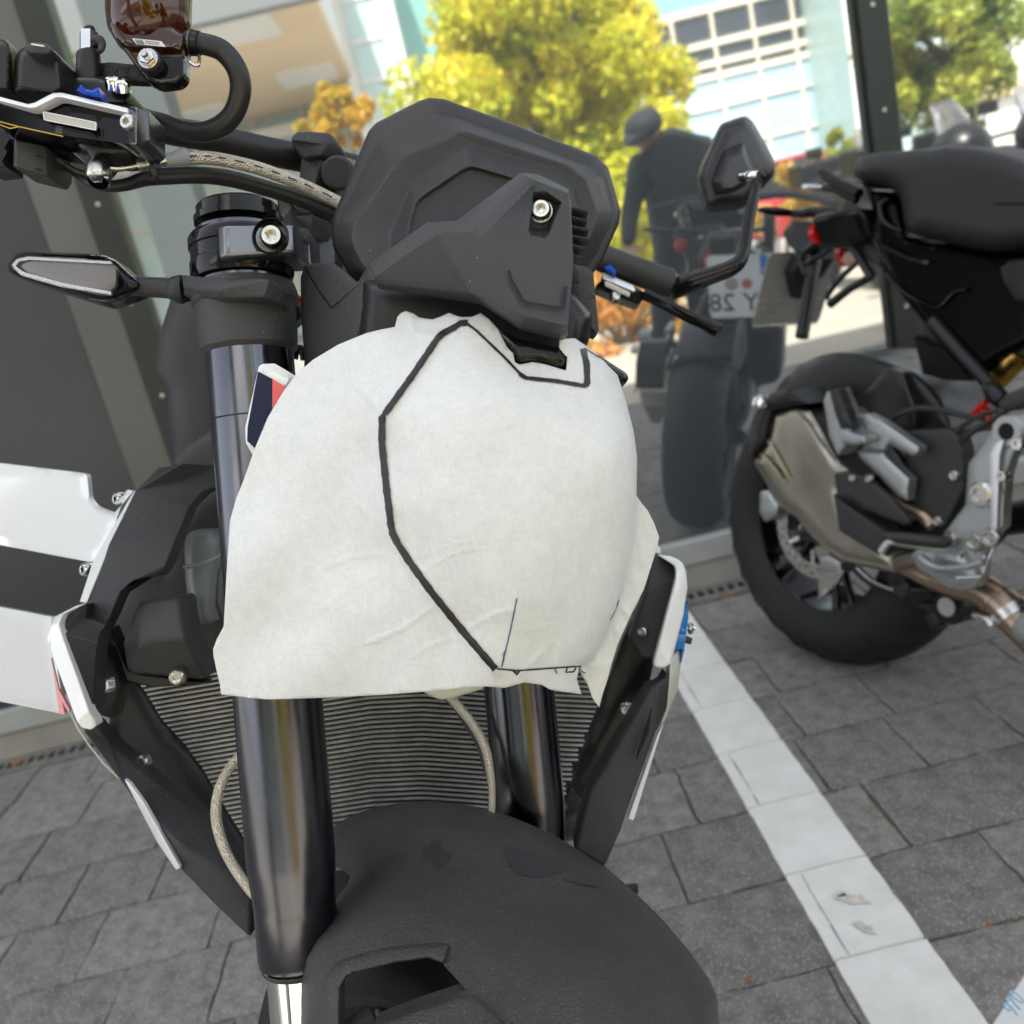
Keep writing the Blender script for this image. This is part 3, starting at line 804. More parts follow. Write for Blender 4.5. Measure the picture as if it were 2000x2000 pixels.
g2 = thing('corner_block', (V(1690, 100, 30).x, YB - 31, 0), 'pale green glass corner block mirrored left of the window post', 'building')
box('wall', (V(1655, 100, 30).x, YB - 33, 0), (V(1850, 100, 30).x, YB - 30, 14), MT['pale_glass'], g2)
for k in range(5): box('glazing_bar', (V(1655, 100, 30).x + .9 * k, YB - 30, 0), (V(1655, 100, 30).x + .9 * k + .08, YB - 29.9, 14), MT['white_render'], g2)
g3 = thing('far_building', (V(1960, 200, 34).x, YB - 36, 0), 'cream building with tan roof strip mirrored at the far right above the seat', 'building')
box('wall', (V(1860, 200, 36).x, YB - 40, 0), (V(2300, 200, 36).x, YB - 36, 9), MT['white_render'], g3)
for z in (2.2, 4.6): box('roof_strip', (V(1860, 200, 36).x, YB - 35.9, z), (V(2300, 200, 36).x, YB - 35.7, z + .5), MT['soffit'], g3)
# dark column mirrored at upper left
cbm = bmesh.new(); p0 = V(345, 400, 6.4); p1 = V(298, 150, 6.4)
col_ = thing('grey_column', (p0.x, p0.y, 0), 'slender dark grey canopy column mirrored behind the bent reservoir hose', 'column')
box('shaft', (p0.x - .17, p0.y - .17, 0), (p0.x + .17, p0.y + .17, 4.2), MT['column_grey'], col_, .01)
box('base_plate', (p0.x - .25, p0.y - .25, 0), (p0.x + .25, p0.y + .25, .03), MT['frame_metal'], col_)

# person standing bent forward, seen only as a mirror image
def skinned(name, nodes, edges, mt, parent, sub=2):
    me = bpy.data.meshes.new(name); me.from_pydata([x[:3] for x in nodes], edges, [])
    o = bpy.data.objects.new(name, me); COL.objects.link(o)
    o.parent = parent; o.matrix_parent_inverse = Matrix.Translation(-Vector(parent.location))
    o.modifiers.new('skin', 'SKIN'); 
    for i, x in enumerate(nodes):
        r = x[3]; me.skin_vertices[0].data[i].radius = r if isinstance(r, tuple) else (r, r)
    me.skin_vertices[0].data[0].use_root = True
    s = o.modifiers.new('sub', 'SUBSURF'); s.levels = s.render_levels = sub; me.materials.append(mt)
    me.polygons.foreach_set('use_smooth', [True] * len(me.polygons))
    return o
YP = 5.5
fp = V(1330, 760, YP); px = fp.x; py = fp.y
per = thing('person', (px, py, 0), 'person in dark jacket and flat cap bending forward, mirrored beside the round mirror', 'person')
def q(dx, dz, dy=0): return (px + dx, py + dy, dz)
hd = V(1262, 262, YP)
sh = V(1300, 300, YP); hipp = V(1330, 520, YP)
S = lambda u, v, dy=0, r=.05: tuple(V(u, v, YP) + Vector((0, dy, 0))) + (r,)
nodes = [S(1335, 500, 0, (.17, .14)), S(1325, 400, 0, (.20, .16)), S(1325, 305, 0, (.24, .17)), S(1290, 270, .06, (.08, .08)),
         S(1375, 290, -.02, .095), S(1405, 400, .02, .07), S(1350, 475, .18, .045),
         S(1255, 320, .02, .075), S(1228, 410, .05, .06), S(1212, 480, .2, .042),
         S(1365, 520, 0, .09), S(1385, 640, .03, .075), S(1420, 775, 0, .055),
         S(1300, 520, 0, .09), S(1292, 640, .03, .075), S(1300, 790, 0, .055)]
edges = [(0, 1), (1, 2), (2, 3), (2, 4), (4, 5), (5, 6), (2, 7), (7, 8), (8, 9), (0, 10), (10, 11), (11, 12), (0, 13), (13, 14), (14, 15)]
skinned('body', nodes, edges, MT['dark_cloth'], per)
hc = V(1262, 258, YP)
hb = bmesh.new(); bmesh.ops.create_uvsphere(hb, u_segments=24, v_segments=16, radius=.1)
for v_ in hb.verts: v_.co = Vector((v_.co.x * .82, v_.co.y * .98, v_.co.z * 1.15)) + hc + (Vector((0, .015, 0)) if v_.co.y > .08 and abs(v_.co.z) < .02 else Vector())
frombm('head', hb, MT['skin'], per, 60)
cb = bmesh.new(); bm_lathe(cb, hc + Vector((-.01, .015, .02)), (-.35, .35, 1), [(.105, -.02), (.11, .02), (.10, .06), (.06, .085), (0, .09)], 20)
bm_lathe(cb, hc + Vector((-.07, .09, -.01)), (-.6, .7, 1), [(0, 0), (.09, 0), (.09, .012), (0, .014)], 20)
frombm('cap', cb, MT['dark_cloth'], per, 50)
for (u, v) in ((1212, 488), (1350, 482)):
    c = V(u, v, YP) + Vector((0, .2, 0)); hb = bmesh.new(); bm_box(hb, c, .07, .09, .03)
    for k in range(4): bm_sweep(hb, [c + Vector((-.027 + .018 * k, .04, 0)), c + Vector((-.027 + .018 * k, .085 - .004 * abs(k - 1.5), -.012)), c + Vector((-.027 + .018 * k, .105 - .006 * abs(k - 1.5), -.035))], .008, 6)
    bm_sweep(hb, [c + Vector((.035, 0, 0)), c + Vector((.06, .03, -.005)), c + Vector((.06, .06, -.02))], .01, 6)
    frombm('hand', hb, MT['skin'], per, 60)
for (u, v) in ((1420, 785), (1300, 800)):
    c = V(u, v, YP); c.z = .05; hb = bmesh.new(); bm_box(hb, c + Vector((0, .06, 0)), .1, .28, .09); o = frombm('shoe', hb, MT['rubber'], per); bevel(o, .03, 3)

# red car mirrored under the mirror stalk
mat('car_red', (.38, .02, .03), .25, coat=.5)
mat('window_tint', (.03, .035, .04), .08)
cy = 13; cxa, cxb = V(1330, 400, cy).x, V(1760, 330, cy).x
car = thing('red_car', ((cxa + cxb) / 2, YB - cy - .9, 0), 'low red car parked behind, mirrored beyond the mirror stalk and tail', 'car')
L_ = 4.1; x0 = (cxa + cxb) / 2 - L_ / 2; yc = YB - cy - .9
prof = [(0, .35), (.02, .62), (.25, .78), (.95, .9), (1.55, 1.32), (2.6, 1.36), (3.4, .98), (4.0, .9), (4.1, .6), (4.08, .32), (0, .3)]
prof_b = [(0, .35), (.02, .62), (.25, .78), (.95, .9), (3.4, .95), (4.0, .9), (4.1, .6), (4.08, .32)]
def extr(name, pr, y0, y1, mt, parent, bv=.04):
    bm = bmesh.new(); a = [bm.verts.new((x0 + x, y0, z)) for x, z in pr]; b = [bm.verts.new((x0 + x, y1, z)) for x, z in pr]
    bm.faces.new(a); bm.faces.new(b[::-1])
    for i in range(len(pr)): k = (i + 1) % len(pr); bm.faces.new((a[i], a[k], b[k], b[i]))
    o = frombm(name, bm, mt, parent, 30); bevel(o, bv, 3); return o
extr('body', prof_b, yc - .85, yc + .85, MT['car_red'], car, .08)
extr('cabin', [(.9, .88), (1.5, 1.3), (2.6, 1.34), (3.45, .9)], yc - .7, yc + .7, MT['window_tint'], car, .06)
extr('cabin_roof', [(1.45, 1.31), (1.55, 1.36), (2.55, 1.39), (2.7, 1.33)], yc - .68, yc + .68, MT['car_red'], car, .02)
for xw in (.8, 3.25):
    for sy in (-.86, .86):
        o = lathe('wheel', (x0 + xw, yc + sy * .95, .31), (0, 1, 0), [(0, -.1), (.2, -.1), (.31, -.08), (.32, 0), (.31, .08), (.2, .1), (0, .1)], MT['tyre'], car)
        lathe('rim', (x0 + xw, yc + sy * 1.06, .31), (0, 1, 0), [(0, -.03), (.19, -.02), (.2, 0), (.19, .02), (0, .03)], MT['aluminium'], o)
for yy in (-.6, .6): box('headlight', (x0 - .01, yc + yy - .15, .6), (x0 + .12, yc + yy + .15, .72), MT['clear_smoke'], car, .02)

# simple parked touring motorcycles, mirrored above the seat
def tour_bike(u, yv, lab, colr, seed):
    c = V(u, 300, yv); x, y = c.x, c.y
    t = thing('touring_motorcycle', (x, y, 0), lab, 'motorcycle', 'motorcycles parked across the forecourt')
    for dy in (-.75, .75):
        o = lathe('wheel', (x, y + dy, .32), (1, 0, 0), [(.22, -.06), (.30, -.06), (.325, 0), (.30, .06), (.22, .06), (.20, 0), (.22, -.06)], MT['tyre'], t)
        lathe('rim', (x, y + dy, .32), (1, 0, 0), [(0, -.04), (.06, -.04), (.07, -.01), (.2, -.02), (.21, .02), (.06, .04), (0, .04)], MT['satin_black'], o, 20)
    bm = bmesh.new(); bmesh.ops.create_icosphere(bm, subdivisions=3, radius=1)
    for v_ in bm.verts: v_.co = Vector((x + v_.co.x * .2, y + v_.co.y * .55, .72 + v_.co.z * .24))
    frombm('body', bm, MT[colr], t, 60)
    bm = bmesh.new(); bmesh.ops.create_icosphere(bm, subdivisions=3, radius=1)
    for v_ in bm.verts: v_.co = Vector((x + v_.co.x * .2, y + .62 + v_.co.y * .2, .98 + v_.co.z * .2))
    frombm('front_fairing', bm, MT[colr], t, 60)
    bm = bmesh.new(); g = []
    for j in range(5):
        rw = []
        for i in range(7):
            a = (i - 3) / 3; rw.append(bm.verts.new((x + a * (.17 - .02 * j), y + .72 - .055 * j - .08 * a * a, 1.05 + .075 * j)))
        g.append(rw)
    for j in range(4):
        for i in range(6): bm.faces.new((g[j][i], g[j][i + 1], g[j + 1][i + 1], g[j + 1][i]))
    o = frombm('windscreen', bm, MT['clear_smoke'], t, 60); mo = o.modifiers.new('s', 'SOLIDIFY'); mo.thickness = .004
    wtube('handlebar', [(x - .42, y + .2, 1.0), (x - .2, y + .35, 1.03), (x + .2, y + .35, 1.03), (x + .42, y + .2, 1.0)], .016, MT['rubber'], t)
    for s in (-1, 1):
        wtube('mirror_stalk', [(x + s * .3, y + .3, 1.02), (x + s * .38, y + .3, 1.2)], .007, MT['satin_black'], t, 1)
        bm = bmesh.new(); bm_box(bm, (x + s * .4, y + .3, 1.24), .15, .03, .09); o = frombm('mirror', bm, MT['satin_black'], t); bevel(o, .012, 3)
    box('seat', (x - .14, y - .6, .82), (x + .14, y + .1, .93), MT['seat_vinyl'], t, .04)
    box('top_case', (x - .2, y - .95, .95), (x + .2, y - .55, 1.2), MT['satin_black'], t, .04)
tour_bike(1790, 7.2, 'black touring motorcycle mirrored just right of the window post', 'satin_black', 1)
tour_bike(1945, 7.6, 'black motorcycle mirrored above the right end of the big seat', 'gloss_black', 2)
tour_bike(1650, 8.6, 'black motorcycle mirrored left of the window post, half behind the seat tip', 'satin_black', 3)
# ================================================================= the covered motorcycle (front)
pb = P(900, 1500, .75); bike = thing('motorcycle', (pb.x, pb.y, 0), 'naked black and white motorcycle standing in front with its headlight covered by pale paper', 'motorcycle', 'motorcycles in front of the shop glass')
K = MT
FB = .607
# steering frame
A0 = P(479, 590, .612); B0 = P(546, 1400, .604)
fd = (B0 - A0).normalized()
B1 = P(1026, 1480, .745)
dl = (B1 - B0); lat = (dl - fd * dl.dot(fd)).normalized()          # towards the far leg
fn = lat.cross(fd).normalized()
if fn.dot(fwd) > 0: fn = -fn
legsp = (dl - fd * dl.dot(fd)).length
FM = B0 + lat * legsp / 2
def SP(l, a, n): return FM + lat * l + fd * a + fn * n
# ---- fork legs: black anodised outer tubes, chrome stanchions
def fork(base, top, bot, r=.0285, far=False):
    o = lathe('fork_leg', base, fd, [(0, top), (r, top), (r, bot - .062), (r * .985, bot - .054), (r * .93, bot - .036), (r * .92, bot - .03), (r * .92, bot), (r * .9, bot + .001), (r * .9, bot + .004), (r * .8, bot + .006), (0, bot + .006)], K['anodised'], bike, 64)
    for t in (-.26, -.205): lathe('fork_ring', base, fd, [(r + .0001, top + .0 + t + .26 + .07), (r + .0004, t + .26 + top + .0705), (r + .0001, t + .26 + top + .071)], K['satin_black'], o, 48)
    lathe('dust_seal', base, fd, [(r * .84, bot + .0065), (r * .85, bot + .007), (r * .85, bot + .0085), (r * .8, bot + .010)], K['rubber'], o, 48)
    lathe('stanchion', base, fd, [(.0215, bot), (.0215, bot + .21), (0, bot + .21)], K['chrome'], o, 48)
    lathe('axle_clamp', base + fd * (bot + .2), fd, [(0, 0), (.028, .0), (.032, .02), (.03, .09), (0, .1)], K['satin_black'], o, 24)
    return o
tL = (P(470, 455, .615) - B0).dot(fd)
fork(B0, tL, (P(560, 1912, .60) - B0).dot(fd) - .017)
bb = B0 + lat * legsp
fork(bb, tL, (P(560, 1912, .60) - B0).dot(fd))
# fork leg: fine engraved collar where the tube is machined
# ---- top clamp and cap of the near leg
cap = lathe('fork_cap', B0 + fd * (tL - .005), -fd, [(.0, .0), (.0285, 0), (.0287, .004), (.0265, .005), (.0268, .0105), (.0255, .012), (.018, .012), (.017, .009), (0, .009)], K['gloss_black'], bike, 48)
lathe('adjuster', B0 + fd * (tL - .012), -fd, [(0, 0), (.012, 0), (.012, .01), (0, .01)], K['satin_black'], cap, 6)
clampc = P(477, 500, .612)
o = lathe('top_clamp', B0 + fd * (tL + .003), fd, [(.0285, 0), (.032, .0005), (.0335, .003), (.0335, .009), (.0325, .010), (.0325, .018), (.0335, .019), (.0335, .026), (.032, .030), (.0285, .031)], K['gloss_black'], bike, 48)
cl = facets('clamp_block', dict(zip('abcdefgh', [(424, 440, .574), (573, 437, .584), (577, 494, .584), (427, 506, .574), (440, 438, .568), (442, 503, .568), (598, 442, .63), (600, 488, .63)])),
       ['a d f e', 'e f c b', 'b c h g'], K['satin_black'], bike, .045, .0025)
cl.data.materials[0] = K['clamp_metal']
# recessed socket screw of the clamp
c = P(534, 467, .5795)
lathe('screw_pocket', c + fwd * -.001, fwd, [(.0115, -.0055), (.0105, -.0065), (.0098, -.005), (.0098, .001), (0, .001)], K['gloss_black'], bike, 32)
bolt(c - fwd * .0035, -fwd + RC * .15, .0072, bike, K['steel'], 6, .8)
# lower band with turn signal bracket
lathe('indicator_clamp', B0 + fd * (tL + .036), fd, [(.0285, 0), (.033, .001), (.0345, .006), (.0345, .012), (.0325, .014), (.0325, .030), (.0315, .043), (.0285, .046)], K['plastic_grey'], bike, 48)
arm = facets('indicator_arm', dict(zip('abcdefghij', T(1, [(975, 1478, .598), (1230, 1502, .572), (1450, 1500, .568), (1530, 1560, .585), (1530, 1640, .585), (1420, 1600, .566), (1200, 1612, .570), (985, 1590, .60), (1190, 1560, .563), (985, 1545, .59)]))),
       ['a j i b', 'j h g i', 'b i c', 'i g f c', 'c f e d'], K['plastic_grey'], bike, .03, .0015)
tube('indicator_stem', T(1, [(1010, 1560, .61, 24), (960, 1558, .612, 25), (935, 1556, .613, 24), (930, 1555, .613, 21), (880, 1552, .614, 20), (760, 1545, .612, 19), (700, 1540, .61, 18)]), K['plastic'], bike, 2, 20)
tube('stem_ribbing', T(1, [(985, 1560, .608, 27), (975, 1560, .608, 28), (965, 1559, .609, 27)]), K['rubber'], bike, 2, 20)
mat('reflector_bowl', (.16, .15, .145), .3, .5, bump=.5, bscale=500)
sig = panel('indicator', rnd(T(1, [(38, 1430), (80, 1368), (150, 1352), (560, 1372), (625, 1400), (710, 1480), (762, 1520), (757, 1565), (700, 1590), (570, 1637), (500, 1622), (110, 1500), (48, 1468)]), 8), zfit(T(1, [(40, 1430, .625), (700, 1540, .60), (500, 1380, .605), (500, 1620, .605)])), K['gloss_black'], bike, .012, 20, .018, 7)
lens = panel('lens', rnd(T(1, [(70, 1425), (95, 1398), (160, 1385), (590, 1412), (640, 1445), (640, 1545), (600, 1592), (500, 1585), (130, 1480), (75, 1450)]), 8), zfit(T(1, [(40, 1430, .619), (700, 1540, .594), (500, 1380, .599), (500, 1620, .599)])), K['clear_smoke'], sig, .006, 10, .005, 7)
mat('lens_reflector', (.5, .5, .52), .25, .8, bump=1, bscale=900)
panel('reflector_bowl', rnd(T(1, [(110, 1432), (160, 1405), (600, 1425), (625, 1450), (622, 1540), (590, 1570), (330, 1530), (140, 1462)]), 8), zfit(T(1, [(40, 1430, .618), (700, 1540, .593), (500, 1380, .598), (500, 1620, .598)])), K['reflector_bowl'], sig, .001, 6, .002, 9)
panel('light_guide', rnd(T(1, [(60, 1430), (90, 1395), (150, 1382), (600, 1408), (605, 1425), (160, 1402), (105, 1410), (85, 1435), (130, 1465), (330, 1520), (600, 1570), (600, 1592), (320, 1545), (110, 1485)]), 3), zfit(T(1, [(40, 1430, .617), (700, 1540, .592), (500, 1380, .597), (500, 1620, .597)])), K['lens_reflector'], sig, .001, 5, .002, 6)

# ---- handlebar with risers
tube('handlebar', T(1, [(-150, 480, .70, 26), (250, 560, .705, 27), (700, 640, .71, 27), (900, 700, .72, 27), (1150, 745, .74, 27), (1400, 805, .76, 27), (1620, 850, .78, 27), (1900, 900, .81, 25), (2500, 1050, .9, 20), (3150, 1290, .98, 20)]), K['rubber'], bike, 5, 24)
def riser(pts_top, pts_bot, z, zt):
    pass
facets('handlebar_clamp', dict(zip('abcdefghij', T('B', [(870, 215, .745), (1000, 210, .735), (1150, 225, .735), (1250, 370, .75), (1180, 480, .75), (1060, 400, .728), (930, 410, .73), (835, 300, .75), (880, 285, .735), (1130, 290, .73)]))),
       ['a i b', 'b i j c', 'c j d', 'a h i', 'i h g f j'.replace('h ', 'h '), 'j f e d'], K['plastic'], bike, .05, .003)
facets('riser', dict(zip('abcdefgh', T('B', [(915, 410, .745), (1060, 400, .735), (1190, 480, .75), (1180, 700, .75), (1050, 850, .735), (860, 860, .75), (1010, 640, .728), (905, 560, .745)]))),
       ['a h g b', 'b g c', 'h f e g', 'g e d c'], K['plastic'], bike, .045, .003)
facets('riser_foot', dict(zip('abcdefg', T('B', [(850, 860, .74), (1000, 845, .725), (1130, 900, .73), (1120, 1060, .735), (1000, 1050, .725), (870, 900, .74), (1150, 1100, .745)]))),
       ['a f e b', 'b e d c', 'd e g'], K['plastic'], bike, .06, .003)
facets('top_yoke', dict(zip('abcdef', T('B', [(730, 700, .75), (850, 760, .75), (1160, 1000, .75), (1180, 1240, .72), (900, 1180, .68), (745, 900, .74)]))),
       ['a f b', 'b f e c', 'c e d'], K['satin_black'], bike, .04, .003)
lathe('cable_clamp', P(670, 340, .74), P(670, 340, .7) - P(690, 345, .74), [(0, -.02), (.013, -.02), (.013, .02), (.011, .022), (0, .022)], K['plastic'], bike, 24)
# reservoir and its hose
res = lathe('brake_fluid_reservoir', P(290, 62, .64), UC + RC * .03, [(0, -.016), (.010, -.0155), (.020, -.011), (.0265, -.001), (.0282, .010), (.0285, .05), (.0285, .075), (0, .075)], K['amber_tank'], bike, 48)
lathe('fluid', P(290, 62, .64), UC + RC * .03, [(0, -.012), (.018, -.008), (.0245, .002), (.026, .011), (.026, .045), (0, .045)], K['amber_fluid'] if 'amber_fluid' in K else mat('amber_fluid', (.05, .012, .003), .2), res, 32)
panel('reservoir_foot', rnd(T(1, [(600, 180), (990, 200), (1000, 290), (995, 415), (960, 450), (850, 462), (790, 435), (740, 370), (660, 260)]), 8), .628, K['amber_tank'], bike, .002, 8, .010, 8)
mat('amber_back', (.035, .012, .006), .15, coat=.5)
panel('reservoir_shoulder', rnd(T(1, [(585, 60), (640, 95), (800, 95), (930, 140), (1000, 190), (985, 280), (660, 258), (610, 200), (580, 130)]), 8), .622, K['amber_back'], bike, .006, 12, .014, 8)
panel('foot_plate', rnd(T(1, [(745, 300), (990, 290), (992, 410), (955, 452), (850, 460), (790, 435), (745, 380)]), 8), .618, K['gloss_black'], bike, .002, 8, .006, 7)
lb = panel('reservoir_label', T(1, [(712, 206), (870, 222), (892, 252), (735, 238)]), .6135, K['white_print'], bike, 0, 8, .0006, 6)
for k in range(5):
    ribbon('print', T(1, [(728 + 9 * k, 211 + k), (740 + 9 * k, 236 + k)]), 1.6, lambda u, v: .6134, K['ink'], lb)
for k, yy in enumerate((222, 232)):
    ribbon('print', T(1, [(782, yy - 2), (858, yy + 7)]), 1.2, lambda u, v: .6134, K['ink'], lb)
c = P(292, 118, .612)
o = lathe('rubber_bush', c, -fwd, [(.0, -.006), (.0075, -.006), (.008, -.002), (.0075, .0), (.0078, .001), (.0072, .002), (0, .002)], K['rubber'], bike, 32)
lathe('washer', c - fwd * .0022, -fwd, [(0, 0), (.0066, 0), (.0066, .0008), (0, .0008)], K['steel'], o, 32)
lathe('nut', c - fwd * .003, -fwd, [(0, 0), (.0052, 0), (.0054, .0004), (.0054, .0028), (.0049, .0034), (0, .0034)], K['chrome'], o, 6, 20)
lathe('stud', c - fwd * .003, -fwd, [(.0024, 0), (.0024, .0065), (.002, .0075), (0, .0075)], K['steel'], o, 20)
panel('reservoir_bracket', rnd(T(1, [(540, 340), (600, 335), (690, 345), (770, 350), (800, 440), (560, 430), (540, 400)]), 5), .64, K['plastic'], bike, .001, 6, .008, 8)
rb = ribbon('moulded_frame', T(1, [(615, 385), (640, 358), (725, 358), (750, 385), (728, 412), (640, 412), (615, 385)]), 2.2, lambda u, v: .6395, K['gloss_black'], bike, .0008)
text3('moulded_digit', '2', P(246, 142, .6385), RC, UC, .0095, K['gloss_black'], bike)
tube('reservoir_hose', T(1, [(1005, 225, .635, 20), (1100, 238, .635, 20), (1200, 275, .638, 20.5), (1275, 370, .64, 20.5), (1297, 480, .645, 20.5), (1265, 600, .65, 20), (1190, 680, .655, 20), (1090, 712, .66, 19.5), (980, 702, .665, 19.5), (880, 665, .668, 19), (770, 640, .67, 19)]), K['rubber'], bike, 8, 24)
hc_ = tube('hose_clamp', T(1, [(1015, 228, .634, 23.5), (1075, 236, .634, 23.5)]), K['satin_black'], bike, 1, 24)
tube('clamp_band', T(1, [(1028, 229, .6335, 24.6), (1038, 230.5, .6335, 24.6)]), K['steel_dark'] if 'steel_dark' in K else mat('steel_dark', (.12, .12, .12), .35, .8), hc_, 1, 24)
tube('clamp_ear', T(1, [(1020, 300, .625, 3), (1022, 330, .62, 3.5), (1045, 350, .618, 3.5), (1070, 350, .618, 3.5), (1075, 310, .625, 3)]), K['steel'], hc_, 4, 8)

# ---- master cylinder, lever and switch gear
panel('switch_housing', rnd(T(1, [(72, 500), (78, 310), (110, 260), (160, 245), (285, 262), (330, 310), (345, 490), (300, 520)]), 10), .60, K['plastic_smooth'], bike, .010, 16, .05, 7)
hb_ = panel('horn_button', rnd(T(1, [(122, 262), (150, 232), (190, 226), (260, 238), (284, 270), (275, 296), (230, 302), (150, 292)]), 6), .588, K['plastic'], bike, .004, 8, .012, 5)
ribbon('horn_symbol', T(1, [(168, 237), (198, 242), (238, 248)]), 3, lambda u, v: .5870, K['white_print'], hb_)
panel('grip_end', rnd(T(1, [(-60, 190), (0, 200), (50, 220), (72, 270), (66, 500), (-60, 500)]), 10), .60, K['plastic_smooth'], bike, .012, 16, .05, 7)
ribbon('switch_seam', T(1, [(72, 462), (200, 478), (300, 503)]), 1.5, lambda u, v: .5995, K['gloss_black'], bike)
tube('bleed_screw_post', T(1, [(478, 455, .635, 24), (478, 380, .635, 23.5), (478, 300, .635, 22), (476, 285, .635, 20), (476, 280, .635, 12)]), K['plastic_smooth'], bike, 3, 24)
bn = lathe('bleed_nut', P(T(1, [(480, 238)])[0][0], T(1, [(480, 238)])[0][1], .635), UC, [(0, -.008), (.0062, -.008), (.0064, -.007), (.0064, .007), (.006, .008), (0, .008)], K['chrome'], bike, 6, 20)
tube('bleed_cap', T(1, [(500, 240, .632, 0.5), (512, 232, .632, 8), (500, 205, .634, 11), (490, 190, .635, 12), (484, 165, .635, 11), (480, 150, .635, 10), (478, 140, .635, 4)]), K['rubber'], bike, 4, 16)
tube('cap_strap', T(1, [(500, 210, .63, 5), (535, 215, .63, 9), (552, 240, .63, 8), (545, 268, .63, 7), (520, 278, .632, 5), (450, 275, .634, 3)]), K['rubber'], bike, 5, 14, .6)
mcb = panel('master_cylinder', rnd(T(1, [(340, 480), (370, 430), (420, 405), (520, 408), (580, 428), (640, 455), (700, 490), (712, 520), (708, 580), (340, 560)]), 8), .625, K['plastic_smooth'], bike, .008, 12, .05, 7)
panel('brake_body', T(1, [(-60, 520), (130, 595), (185, 575), (290, 520), (690, 600), (712, 780), (560, 760), (380, 735), (180, 695), (-60, 640)]), 0.60, K['gloss_black'], bike, 0, 8, .035, 12)
wl = facets('machined_edge', dict(zip('abcdefghijkl', T(1, [(-60, 505, .598), (150, 560, .594), (185, 552, .594), (285, 500, .592), (330, 498, .592), (690, 582, .596), (690, 607, .592), (330, 522, .588), (300, 522, .588), (190, 578, .59), (155, 580, .59), (-60, 528, .595)]))),
            ['a l k b', 'b k j c', 'c j i d', 'd i h e', 'e h g f'], K['alu_skylit'] if 'alu_skylit' in K else mat('alu_skylit', (.86, .87, .90), .4, .35), bike, .01, .0006)  # sky reflection is put into this pale, barely metallic colour
rp = panel('nameplate', rnd(T(1, [(232, 602), (518, 660), (515, 700), (238, 645)]), 3), .5955, K['reflector_print'], bike, .0004, 2, .002, 6)
ribbon('nameplate_rim', T(1, [(232, 602), (518, 660), (515, 700), (238, 645), (232, 602)]), 1.6, lambda u, v: .5952, K['alu_skylit'], rp, .0008)
ribbon('gold_line', T(1, [(-20, 650), (60, 672), (100, 682), (340, 735)]), 2.2, lambda u, v: .5968, K['gold_metal'], bike)
ribbon('gold_line', T(1, [(-20, 664), (20, 680), (55, 692), (100, 684)]), 2.0, lambda u, v: .5968, K['gold_metal'], bike)
facets('lever_pivot', dict(zip('abcdefgh', T(1, [(690, 570, .598), (738, 572, .590), (800, 588, .60), (802, 760, .60), (770, 788, .598), (735, 785, .590), (688, 775, .598), (738, 600, .588)]))),
       ['a g f h', 'a h b', 'h f e d c b'], K['smoked_metal'] if 'smoked_metal' in K else mat('smoked_metal', (.16, .17, .18), .25, .9), bike, .03, .0015)
bolt(P(*T(1, [(693, 660)])[0], .594), -fwd + RC * -.3, .0055, bike, K['steel'], 6, .5)
ba = panel('span_adjuster', rnd(T(1, [(408, 490), (425, 460), (445, 455), (455, 475), (500, 485), (530, 465), (545, 520), (550, 535), (460, 515)]), 3), .592, K['blue_metal'], bike, .003, 6, .012, 5)
for (u, v) in ((612, 445), (655, 458)):
    bolt(P(*T(1, [(u, v)])[0], .618), UC - fwd * .6, .0058, bike, K['chrome'], 5, .6)
panel('lever_underbody', rnd(T(1, [(380, 735), (560, 755), (695, 780), (700, 830), (600, 835), (540, 830), (500, 880), (480, 840), (430, 800)]), 6), .612, K['plastic_smooth'], bike, .006, 10, .03, 8)
bj = tube('banjo_fitting', T(1, [(545, 845, .622, 12), (535, 880, .622, 20), (532, 930, .622, 23), (530, 960, .622, 21), (530, 985, .622, 8)]), K['steel'], bike, 4, 24)
lathe('banjo_bolt', P(*T(1, [(532, 968)])[0], .622), -UC * .9 - fwd * .5, [(.0075, -.006), (.0075, .0), (.0068, .002), (0, .002)], K['chrome'], bike, 24)
tube('metal_pipe', T(1, [(590, 905, .625, 6), (650, 908, .628, 6), (740, 893, .632, 6)]), K['steel'], bike, 4, 16)
cc = tube('crimp_collar', T(1, [(745, 890, .633, 13), (775, 886, .634, 13), (810, 880, .635, 12), (850, 872, .636, 12), (900, 862, .638, 12)]), K['steel'], bike, 2, 24)
for k in range(6): tube('collar_ring', T(1, [(752 + 7 * k, 890 - k, .6325, 14), (755 + 7 * k, 889.5 - k, .6325, 14)]), K['steel'], cc, 1, 20)
tube('hose_sleeve', T(1, [(890, 868, .637, 12), (940, 858, .64, 13.5), (985, 848, .642, 17), (1000, 846, .643, 17.5)]), K['grey_sleeve'], bike, 3, 24)
bh_pts = T(1, [(985, 855, .643, 13), (1100, 850, .65, 13), (1230, 868, .66, 12.5), (1400, 910, .67, 12.5), (1550, 965, .68, 12), (1700, 1030, .69, 12), (1860, 1110, .70, 12)])
bhs = tube('braided_hose', bh_pts, K['braid'], bike, 8, 24)
cm = catmull(bh_pts, 10)
for k in range(4, len(cm) - 8, 6):       # blue woven dashes on the braid
    s = cm[k:k + 4]; rr = s[0][3]
    zz = (s[0][2] - rr * s[0][2] / FPX * .96)
    ribbon('woven_dash', [(q[0] + 1, q[1] - 3.5) for q in s], 3.0, (lambda zv: (lambda u, v: zv))(zz - .0003), K['navy_paint'], bhs)
